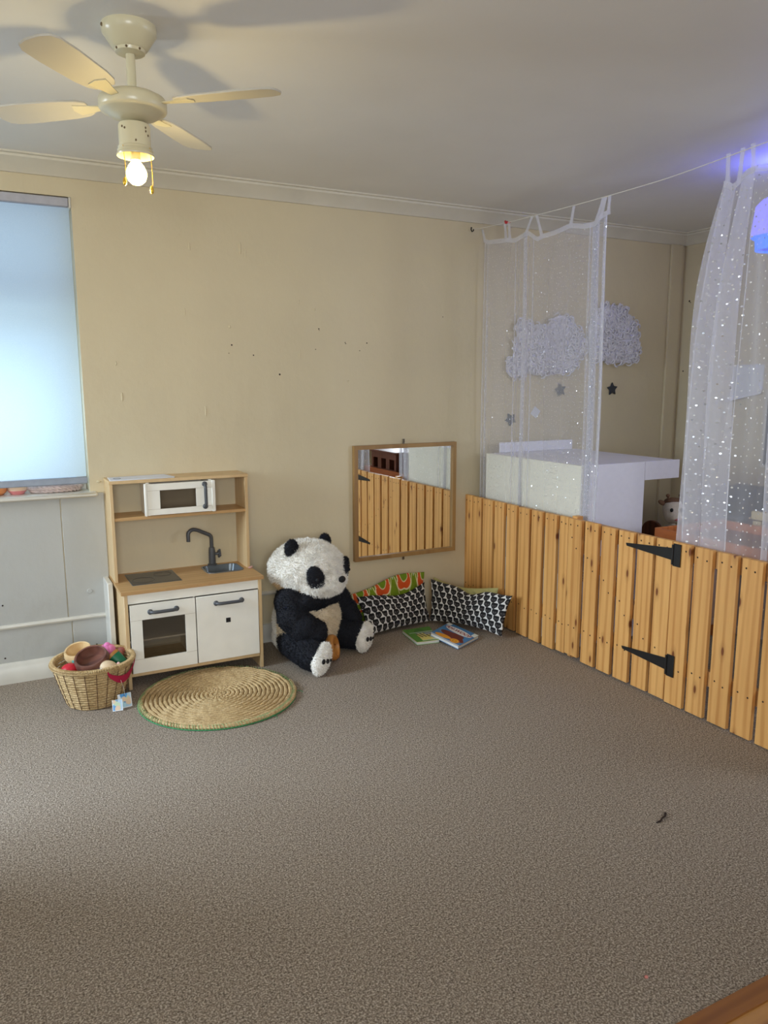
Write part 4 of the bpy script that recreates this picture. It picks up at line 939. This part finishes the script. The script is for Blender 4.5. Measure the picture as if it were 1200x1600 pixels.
# diagonal brace of the gate
r = base[1]; m = MB(); d = math.atan2(.47, .68)
m.box((TH + .002, -.36, -.032), (TH + .028, .36, .032), bev=.002, rot=Matrix.Rotation(d, 3, 'X')); m.v = [(p[0], p[1], p[2] + .460) for p in m.v]; m.build('brace', 'pine_y', r)
for zc, y1, zt0 in ((.721, -1.436, .716), (.194, -1.441, .190)):
    m = MB(); oy = r.location.y; yh = -1.730
    m.prism([(y1 - oy, zt0 + .006), (y1 - oy - .006, zt0 - .008), (yh - oy, zc - .028), (yh - oy, zc + .030)][::-1], 0, -.0065, -.0025, bev=.0008)
    m.box((-.0075, yh - .042 - oy, zc - .053), (-.0025, yh - oy, zc + .052), bev=.001)
    m.tube([(-.009, yh - oy, zc - .046), (-.009, yh - oy, zc + .046)], .0055, 8)
    for z in (-.04, -.015, .015, .04): m.lathe([(0, -.002), (.004, -.001), (.0045, 0)], 8, (-.0075, yh - .026 - oy, zc + z), 0, Matrix.Rotation(-PI / 2, 3, 'Y'))
    for u in (.15, .4, .65, .9): m.lathe([(0, -.002), (.004, -.001), (.0045, 0)], 8, (-.0065, y1 + (yh - y1) * u - oy, zt0), 0, Matrix.Rotation(-PI / 2, 3, 'Y'))
    m.build('strap_hinge', 'black_iron', r)

# ------------------------------------------------------------------ curtain wire and sheer curtains
XW = 2.325
wr_pts = [(XW, -.265, 2.434)]
for i in range(1, 26):
    y = -.265 - i * .135; wr_pts.append((XW, y, 2.434 - .022 * math.sin(min(1, (-y - .265) / 1.9) * PI * .9) + .02 * max(0, -y - 1.5) / .6))
cw = E('curtain_wire', 'thin white cord strung from the back wall to hold the sheer curtains', 'cord', (XW, 0, 2.43))
m = MB(); m.tube([(p[0] - XW, p[1], p[2] - 2.43) for p in wr_pts], .0022, 6); m.build('cord', 'wire', cw)
m = MB(); m.tube([(-.072, -.004, .005), (-.05, -.05, .002), (0, -.265, .004)], .0013, 6); m.build('cord_tail', 'wire', cw)
m = MB(); m.tube([(-.075, 0, .014), (-.082, -.016, .012), (-.088, -.018, .0), (-.078, -.016, -.012), (-.068, -.014, -.006), (-.066, -.012, .004)], .0035, 6); m.build('wall_hook', 'black_iron', cw)
m = MB(); m.ell((0, -.262, .006), (.008, .016, .008)); m.ell((0.004, -.285, .002), (.005, .012, .006)); m.ell((0, -.25, .014), (.005, .007, .006)); m.build('clip', 'red', cw)

def sheer(name, label, prof, top, zbot, tabs, mat, nz=60, xoff=None, flare=None):
    """prof: list of (y, dx) along the cloth; top: function y -> z"""
    r = E(name, label, 'curtain', (XW, prof[0][0], 0)); oy = prof[0][0]
    P = [Vector((p[0], p[1], 0)) for p in prof]; s_ = [0]
    for i in range(1, len(P)): s_.append(s_[-1] + (P[i] - P[i - 1]).length)
    m = MB(); vs_, fs_, uvs = [], [], []; n = len(P)
    for j in range(nz + 1):
        t = j / nz
        for i in range(n):
            y, dx_ = prof[i]; zt2 = top(y); z = zt2 + (zbot - zt2) * t
            k = min(1, .35 + t * 3.0)
            yy, xx = y, dx_ * k
            if flare: yy, xx = flare(y, xx, z, i / (n - 1))
            vs_.append((xx, yy - oy, z)); uvs.append((s_[i] * 1.15, z))
    for j in range(nz):
        for i in range(n - 1): a = j * n + i; fs_.append((a, a + 1, a + n + 1, a + n))
    m.add(vs_, fs_); c = m.build('curtain_panel', mat, r, normals=False)
    uvl = c.data.uv_layers.new(name='UVMap'); li = [0] * len(c.data.loops); c.data.loops.foreach_get('vertex_index', li)
    uvl.data.foreach_set('uv', np.array(uvs, np.float32)[li].ravel())
    # hem band
    m = MB(); vs_, fs_, uvs = [], [], []
    for i in range(n):
        y, dx_ = prof[i]; z = top(y); xx = dx_ * .35; yy = y
        if flare: yy, xx = flare(y, xx, z, i / (n - 1))
        for q in (.010, -.016): vs_.append((xx - .002, yy - oy, z + q)); uvs.append((s_[i], z + q))
    for i in range(n - 1): a = i * 2; fs_.append((a, a + 1, a + 3, a + 2))
    m.add(vs_, fs_); c = m.build('top_hem', 'sheer_hem', r, normals=False); uvl = c.data.uv_layers.new(name='UVMap'); li = [0] * len(c.data.loops); c.data.loops.foreach_get('vertex_index', li); uvl.data.foreach_set('uv', np.array(uvs, np.float32)[li].ravel())
    # side hems: slightly folded double edges
    for e in (0, -1):
        m = MB(); vs_, fs_, uvs = [], [], []
        for j in range(nz + 1):
            y, dx_ = prof[e]; zt2 = top(y); z = zt2 + (zbot - zt2) * j / nz; k = min(1, .35 + j / nz * 3); yy, xx = y, dx_ * k
            if flare: yy, xx = flare(y, xx, z, 0 if e == 0 else 1)
            w2 = -.009 if e == 0 else .009
            for q in (0, w2): vs_.append((xx - .0015, yy - oy + q, z)); uvs.append((q, z))
        for j in range(nz): a = j * 2; fs_.append((a, a + 1, a + 3, a + 2))
        m.add(vs_, fs_); c = m.build('side_hem', 'sheer_hem', r, normals=False); uvl = c.data.uv_layers.new(name='UVMap'); li = [0] * len(c.data.loops); c.data.loops.foreach_get('vertex_index', li); uvl.data.foreach_set('uv', np.array(uvs, np.float32)[li].ravel())
    for (yw, zw, yh) in tabs:
        zh = top(yh); m = MB(); vs_, fs_, uvs = [], [], []
        for side in (-.004, .006):
            b0 = len(vs_)
            for q in range(9):
                t = q / 8; y = yh + (yw - yh) * t; z = zh - .01 + (zw + .002 - zh + .01) * t; wd = .011 * (1 - .25 * math.sin(PI * t))
                x = side * (1 - t) ; vs_ += [(x, y + wd - oy, z), (x + .001, y - wd - oy, z)]; uvs += [(wd, z), (-wd, z)]
            fs_ += [(b0 + 2 * q, b0 + 2 * q + 1, b0 + 2 * q + 3, b0 + 2 * q + 2) for q in range(8)]
        m.add(vs_, fs_); c = m.build('tab', 'sheer_hem', r, normals=False); uvl = c.data.uv_layers.new(name='UVMap'); li = [0] * len(c.data.loops); c.data.loops.foreach_get('vertex_index', li); uvl.data.foreach_set('uv', np.array(uvs, np.float32)[li].ravel())
    return r
def interp(tab):
    xs, ys = [a for a, _ in tab], [b for _, b in tab]
    def f(x):
        if x <= xs[0]: return ys[0]
        for i in range(1, len(xs)):
            if x <= xs[i]:
                t = (x - xs[i - 1]) / (xs[i] - xs[i - 1]); t = t * t * (3 - 2 * t) * .5 + t * .5; return ys[i - 1] + (ys[i] - ys[i - 1]) * t
        return ys[-1]
    return f
# first curtain: profile with folds
top1 = interp([(.039, 2.366), (.094, 2.352), (.266, 2.337), (.354, 2.322), (.474, 2.343), (.563, 2.297), (.602, 2.306), (.70, 2.309), (.83, 2.322), (.955, 2.300), (1.026, 2.298), (1.072, 2.330), (1.118, 2.335)])
prof = []
def addfold(y0, y1, n, amp, over):
    k = 14 * n
    for i in range(k + 1):
        t = i / k; ph = 2 * PI * n * t
        prof.append((-(y0 + (y1 - y0) * t + over * math.sin(ph)), amp * math.sin(ph * 1.0 + .6)))
def flat(y0, y1, amp=.003):
    n = max(3, int((y1 - y0) / .008))
    for i in range(n + 1):
        t = i / n; prof.append((-(y0 + (y1 - y0) * t), min(amp, .035 * (y1 - y0)) * math.sin(t * PI * 2)))
def pleat(y, w_, n=1, amp=.008):
    k = 12 * n
    for i in range(k + 1):
        ph = 2 * PI * n * i / k; prof.append((-(y + w_ * (i / k - .5) * .6 + w_ * .55 * math.sin(ph)), amp * (1 - math.cos(ph))))
flat(.040, .062); pleat(.070, .010); flat(.080, .355); pleat(.362, .008, 1, .005); flat(.372, .425)
pleat(.448, .024, 2, .009); flat(.470, .515); pleat(.524, .008, 1, .005); flat(.533, .965, .006)
pleat(.985, .016, 1, .008); pleat(1.028, .038, 3, .009); flat(1.050, 1.080); pleat(1.095, .016, 2, .007); flat(1.100, 1.112)
def fl1(y, x, z, u):
    k = max(0, 2.35 - z)
    return y + .008 * math.sin(z * 2.3 + y * 5) * min(1, k), x + .004 * math.sin(z * 3 + y * 7)
sheer('sheer_curtain', 'dotted white sheer curtain hanging by tabs next to the back wall', prof, lambda y: top1(-y), .42,
      [(-.012, 2.437, -.045), (-.245, 2.434, -.262), (-.285, 2.434, -.300), (-.505, 2.424, -.440), (-.545, 2.424, -.600), (-.855, 2.412, -.830), (-1.074, 2.412, -1.020), (-1.090, 2.412, -1.060), (-1.118, 2.413, -1.112)], 'sheer', flare=fl1)
# second curtain
top2 = interp([(1.813, 2.318), (1.851, 2.298), (1.879, 2.330), (1.902, 2.350), (1.937, 2.352), (1.996, 2.343), (2.2, 2.35), (2.35, 2.33), (2.5, 2.36), (2.7, 2.34), (2.95, 2.37)])
prof = []
addfold(1.800, 1.935, 2, .020, .040)
flat(1.940, 2.06, .006); pleat(2.10, .02); flat(2.12, 2.4, .012); pleat(2.42, .03); flat(2.44, 2.7, .012); pleat(2.73, .03); flat(2.75, 2.95, .01)
def fl2(y, x, z, u):
    k = max(0, 2.31 - z)
    q = min(1, k / .75); spread = 1 - (1 - q) ** 2.2; g = max(0, min(1, (y + 1.96) / .16))
    yy = y + g * (.115 * spread + .02 * min(1, k / 1.5))
    if u < .34: x = x * (1 + .6 * spread) + .010 * math.sin(z * 4 + u * 40)
    return yy + .008 * math.sin(z * 2.6 + y * 5) * spread, x + .008 * math.sin(z * 2.0 + y * 11)
sheer('sheer_curtain', 'white sheer curtain with shiny foil dots at the right photo edge', prof, lambda y: top2(-y), .42,
      [(-1.806, 2.437, -1.812), (-1.876, 2.442, -1.868), (-1.922, 2.447, -1.934), (-2.10, 2.452, -2.10), (-2.30, 2.455, -2.31), (-2.52, 2.458, -2.50), (-2.72, 2.46, -2.73), (-2.93, 2.463, -2.93)], 'sheer2', flare=fl2)

# ------------------------------------------------------------------ white desk unit behind the fence
r = E('white_desk', 'white desk with tall end panels standing behind the first sheer curtain', 'desk', (2.34, -.98, 0))
m = MB(); m.box((0, .0, 0), (.016, .90, 1.050), bev=.001); m.build('end_panel', 'board', r)
m = MB(); m.box((.017, 0, 0.02), (.47, .016, 1.052), bev=.001); m.build('front_panel', 'lav', r)
m = MB(); m.box((.472, 0, .945), (.745, .016, 1.052), bev=.001); m.build('apron', 'lav', r)
m = MB(); m.box((.017, .017, 1.030), (.745, .90, 1.048), bev=.001); m.build('desk_top', 'lav', r)
m = MB(); m.box((.725, .86, 0), (.745, .90, 1.03), bev=.001); m.box((.725, .02, .945), (.742, .86, 1.03), bev=.001); m.build('far_leg', 'lav', r)
m = MB(); m.box((.10, .885, 1.05), (.70, .90, 1.115), bev=.001); m.build('back_upstand', 'lav', r)

# ------------------------------------------------------------------ wall clouds and stars
def cloud(name, label, blobs, cx, cz, n, seed):
    r = E(name, label, 'wall decoration', (cx, 0, cz)); rnd = random.Random(seed); m = MB()
    vs_ = []
    parts = [((x - cx, -.020, z - cz), (a, .020, b)) for x, z, a, b in blobs]
    v, f = remesh(parts, .012, 'c'); v = [(p[0], min(p[1], -.002), p[2]) for p in v]; m.v = v; m.f = f; m.m = [0] * len(f); m.build('cloud_base', 'lace', r, normals=False)
    m = MB(); cnt = 0
    while cnt < n:
        x, z, a, b = rnd.choice(blobs); u, q = rnd.uniform(-1, 1), rnd.uniform(-1, 1)
        if u * u + q * q > 1: continue
        px, pz = x + u * a * .96 - cx, z + q * b * .96 - cz; an = rnd.uniform(0, 2 * PI); rr = rnd.uniform(.013, .024); ln = rnd.uniform(1.6, 4.2); d = .018 + .022 * math.sqrt(1 - u * u - q * q)
        pts, rad = [], []
        for i in range(9):
            t = an + ln * i / 8; pts.append((px + rr * math.cos(t), -d - .012 * math.sin(PI * i / 8), pz + rr * math.sin(t))); rad.append(.0028 + .003 * math.sin(PI * i / 8))
        m.tube(pts, rad, 5); cnt += 1
    o = m.build('ruffles', 'lace', r, normals=False); o['kind'] = 'stuff'; return r
cloud('ruffled_cloud', 'white ruffled paper cloud on the back wall, in plain view right of the curtain', [(3.34, 1.84, .14, .17), (3.47, 1.92, .12, .12), (3.56, 1.83, .12, .13), (3.60, 1.72, .10, .09), (3.45, 1.72, .15, .10), (3.32, 1.74, .12, .11), (3.36, 1.97, .07, .07)], 3.46, 1.80, 620, 2)
cloud('ruffled_cloud', 'white ruffled paper cloud on the back wall seen through the first sheer curtain', [(2.60, 1.60, .085, .08), (2.66, 1.72, .09, .10), (2.80, 1.76, .15, .13), (2.98, 1.82, .15, .13), (2.78, 1.62, .15, .08), (2.98, 1.65, .16, .10), (3.08, 1.74, .10, .12), (2.66, 1.84, .07, .07)], 2.83, 1.70, 700, 5)
def star(x, z, rr, rot, mat, label):
    m = MB(); poly = []
    for i in range(10):
        a = PI / 2 + i * PI / 5 + rot; q = rr if i % 2 == 0 else rr * .50; poly.append((q * math.cos(a), q * math.sin(a)))
    m.prism(poly, 1, -.014, 0, bev=.004); o = m.build('wall_star', mat, loc=(x, -.001, z)); tag(o, label, 'wall star')
star(3.463, 1.451, .050, .06, 'star', 'charcoal wall star in plain view right of the first sheer curtain')
star(2.993, 1.447, .050, .20, 'star2', 'grey wall star behind the curtain, below the far cloud')
star(2.580, 1.258, .048, .52, 'star2', 'lowest grey wall star, behind the curtain near the back wall end')
m = MB(); m.box((-.03, -.0012, -.03), (.03, 0, .03)); o = m.build('paper_scrap', 'paper', loc=(2.79, -.001, 1.30)); o.rotation_euler = (0, .6, 0); tag(o, 'small faint paper scrap on the wall between the two curtained stars', 'paper')

# ------------------------------------------------------------------ blue lamp behind the second curtain
LX, LY = 3.02, -1.560
bp = E('blue_pendant', 'glowing blue and lilac two-tier ceiling lamp shade at the right photo edge', 'ceiling lamp', (LX, LY, ZC))
m = MB(); m.lathe([(0, 0), (.05, 0), (.048, -.02), (.012, -.028), (0, -.028)], 24); m.tube([(0, 0, -.02), (0, 0, -.165)], .004, 6); m.build('cord_and_rose', 'fan_cream', bp)
m = MB(); m.lathe([(.03, -.165), (.085, -.170), (.115, -.20), (.130, -.345), (.127, -.345), (.112, -.202), (.085, -.174), (.03, -.169)], 36); m.build('upper_shade', 'lamp_lilac', bp)
m = MB(); m.lathe([(.127, -.345), (.122, -.352), (.108, -.356), (.104, -.410), (.100, -.410), (.104, -.353), (.118, -.348)], 36); m.build('lower_shade', 'lamp_blue', bp)
m = MB(); m.lathe([(0, -.400), (.099, -.400), (.099, -.398), (0, -.398)], 30); m.build('diffuser', 'lamp_dark', bp)
point('blue_lamp_light', (LX - .05, LY - .02, ZC - .15), 3.4, (0.10, 0.13, 1.0), .04)
point('blue_lamp_light_low', (LX, LY, ZC - .47), .25, (0.10, 0.30, 1.0), .05)

# ------------------------------------------------------------------ things beyond the fence
r = E('play_tray_table', 'orange stained wooden play tray table behind the gate', 'play table', (2.75, -1.13, 0))
m = MB(); m.box((0, -1.47, .640), (.020, 0, .700), bev=.002); m.box((.53, -1.47, .640), (.55, 0, .700), bev=.002); m.box((.02, -.020, .640), (.53, 0, .700), bev=.002); m.box((.02, -1.47, .640), (.53, -1.45, .700), bev=.002); m.build('tray_rim', 'orange_wood', r)
m = MB(); m.box((.02, -1.45, .642), (.53, -.02, .652)); m.build('tray_base', 'brown_wood', r)
for x, y in ((.01, -.05), (.50, -.05), (.01, -1.46), (.50, -1.46)):
    m = MB(); m.box((x, y, 0), (x + .04, y + .04, .64), bev=.002); m.build('leg', 'orange_wood', r)
# brown toy house on its far end
r = E('toy_house', 'brown wooden toy house with window openings on the play table, seen in the mirror', 'toy house', (2.79, -2.02, .653))
m = MB(); d = .26; L_ = .50; h = .20
def wallwin(m, L_, x, n):
    g = L_ / n
    m.box((x, -L_, 0), (x + .012, 0, .05)); m.box((x, -L_, .145), (x + .012, 0, h))
    for i in range(n + 1): y = -i * g; m.box((x, max(-L_, y - .035), .05), (x + .012, min(0, y + .035), .145))
wallwin(m, L_, 0, 3); wallwin(m, L_, d, 3); m.box((.012, -.012, 0), (d, 0, h)); m.box((.012, -L_, 0), (d, -L_ + .012, h)); m.build('house_walls', 'brown_wood', r)
m = MB(); m.box((-.02, -L_ - .02, h), (d + .03, .02, h + .018), bev=.003); m.build('flat_roof', 'brown_wood', r)
# round backed child chair and giraffe toy
r = E('child_chair', 'small dark wooden child chair with a rounded back behind the gate', 'chair', (3.26, -.70, 0))
m = MB(); pl = [(.09 * math.cos(a), .09 * math.sin(a)) for a in np.linspace(0, PI, 18)]; pl = [(p[0], .545 + p[1]) for p in pl] + [(-.09, .33), (.09, .33)]
m.prism(pl, 0, -.075, -.055, bev=.003); m.build('backrest', 'brown_wood', r)
m = MB(); m.box((-.07, -.14, .31), (.20, .12, .33), bev=.004); m.build('seat', 'brown_wood', r)
for x, y in ((-.06, -.12), (-.06, .10), (.17, -.12), (.17, .10)): m = MB(); m.box((x, y, 0), (x + .022, y + .022, .31)); m.build('leg', 'brown_wood', r)
g = E('giraffe_plush', 'small cream toy giraffe with brown hair tufts and dark eyes, sitting beyond the gate', 'plush toy', (3.22, -.835, .352), math.radians(-28)); g.scale = (1.12, 1.12, 1.12)
m = MB(); v, f = remesh([((0, 0, .09), (.062, .052, .09)), ((0, 0, .19), (.035, .033, .07)), ((-.05, -.05, .03), (.028, .06, .028)), ((.05, -.05, .03), (.028, .06, .028)), ((-.062, -.02, .13), (.022, .024, .055)), ((.062, -.02, .13), (.022, .024, .055))], .008, 'g'); m.v = v; m.f = f; m.m = [0] * len(f); m.build('body', 'toycream', g, normals=False)
m = MB(); v, f = remesh([((0, 0, .330), (.060, .052, .060)), ((0, -.032, .295), (.040, .038, .034)), ((0, -.01, .30), (.055, .045, .045))], .007, 'g'); m.v = v; m.f = f; m.m = [0] * len(f); hd = m.build('head', 'toycream', g, normals=False)
for s_ in (-1, 1):
    m = MB(); m.ell((s_ * .028, -.050, .335), (.0085, .006, .011)); m.build('eye', 'black', hd)
    m = MB(); m.tube([(s_ * .028, 0, .375), (s_ * .034, 0, .402)], .006, 8); m.ell((s_ * .035, 0, .408), (.011, .010, .010)); m.build('horn', 'toybrown', hd)
    m = MB(); m.ell((s_ * .064, .005, .368), (.024, .008, .013), 0, Matrix.Rotation(s_ * -.5, 3, 'Y')); m.build('ear', 'toybrown', hd)
m = MB(); m.ell((0, .012, .372), (.050, .044, .024)); m.build('hair', 'toybrown', hd)
m = MB(); m.ell((0, -.070, .284), (.017, .005, .006)); m.build('mouth', 'toypink', hd)
m = MB(); m.lathe([(.036, .215), (.052, .222), (.036, .236)], 24, T=Matrix.Diagonal((1.2, 1.1, 1))); m.build('collar', 'paper', g)
# storage boxes, sofa, chair post, paper and picture by the right wall
m = MB(); m.box((0, -.26, .0), (.34, 0, .646), bev=.01); m.box((.004, -.262, .30), (-.004, .0, .306), bev=.001); o = m.build('storage_cabinet', 'grey_box', loc=(3.70, -.665, 0)); tag(o, 'low grey storage cabinet by the right wall behind the second curtain', 'cabinet')
m = MB(); m.box((0, -.20, 0), (.30, 0, .17), bev=.012); m.box((-.003, -.15, .12), (.0, -.05, .145), bev=.001); o = m.build('storage_box', 'dark_grey', loc=(3.72, -.70, .648)); tag(o, 'dark grey box standing on the low grey cabinet', 'box')
r = E('small_sofa', 'mauve grey upholstered seat by the right wall, seen through the dotted curtain', 'sofa', (3.75, -.96, 0))
m = MB(); m.box((.0, -1.1, .06), (.34, 0, .42), bev=.03); m.build('seat', 'mauve', r)
m = MB(); m.prism([(0, .40), (-1.1, .40), (-1.1, .80), (-.35, .86), (-.06, .90), (-.02, .85)], 0, .20, .345, bev=.02); m.build('backrest', 'mauve', r)
m = MB(); m.box((-.01, -.12, .06), (.34, .02, .66), bev=.03); m.build('armrest', 'mauve', r)
for x, y in ((.03, -.06), (.29, -.06), (.03, -1.04), (.29, -1.04)): m = MB(); m.box((x, y, 0), (x + .03, y + .03, .06)); m.build('foot', 'brown_wood', r)
r = E('toy_chair', 'pale wooden child chair behind the dotted curtain at the right photo edge', 'chair', (3.42, -1.24, 0))
for y in (-.055, -.245):
    m = MB(); m.box((0, y, 0), (.028, y + .055, .700), bev=.003); m.build('back_post', 'pale_wood', r)
m = MB(); m.box((-.004, -.26, .706), (.032, .012, .756), bev=.004); m.build('back_rail', 'pale_wood', r)
for y in (-.045, -.235):
    m = MB(); m.box((.24, y, 0), (.268, y + .03, .36), bev=.003); m.build('front_leg', 'pale_wood', r)
m = MB(); m.box((.029, -.245, .36), (.27, .01, .38), bev=.004); m.build('seat', 'pale_wood', r)
m = MB(); vs_, fs_ = [], []
for j in range(13):
    t = j / 12; z = .255 - .255 * t; x = -.002 if t < .55 else -.002 - .060 * ((t - .55) / .45) ** 1.6
    for i in range(9): u = i / 8; vs_.append((x * (1 - .75 * u), -.25 * u, z + (.06 * u * max(0, t - .55) / .45)))
for j in range(12):
    for i in range(8): a = j * 9 + i; fs_.append((a, a + 1, a + 10, a + 9))
m.add(vs_, fs_); o = m.build('paper_sheet', 'paper', loc=(X1 - .001, -.475, 1.36), normals=False); tag(o, 'white paper on the right wall with its lower edge curling forward', 'paper')
md = o.modifiers.new('t', 'SOLIDIFY'); md.thickness = .001
r = E('framed_board', 'dark board in a white frame on the right wall at the photo edge', 'picture', (X1, -.76, .93))
m = MB(); m.box((-.014, -.52, .02), (-.004, -.02, .50)); m.build('dark_panel', 'dark_grey', r)
m = MB(); m.box((-.02, -.54, 0), (-.001, 0, .022), bev=.002); m.box((-.02, -.54, .50), (-.001, 0, .52), bev=.002); m.box((-.02, -.02, .022), (-.001, 0, .50), bev=.002); m.box((-.02, -.54, .022), (-.001, -.52, .50), bev=.002); m.build('board_frame', 'white_gloss', r)

# ------------------------------------------------------------------ bits on the carpet
m = MB(); m.tube([(-.035, -.012, .003), (-.018, -.013, .004), (.0, -.004, .005), (.018, .0, .005), (.033, .012, .006), (.036, .018, .004)], [.002, .0035, .003, .0035, .0045, .002], 6); o = m.build('carpet_fluff', plain('dark_brown_fluff', (50, 34, 26), .9), loc=(1.462, -2.43, 0)); tag(o, 'thin dark curl of fluff on the open carpet', 'fluff')
m = MB(); m.ell((0, 0, .003), (.0055, .0045, .0035)); o = m.build('crumb', plain('pink_crumb', (214, 138, 128), .7), loc=(.867, -2.936, 0)); tag(o, 'tiny pink crumb on the carpet near the wooden threshold', 'crumb')
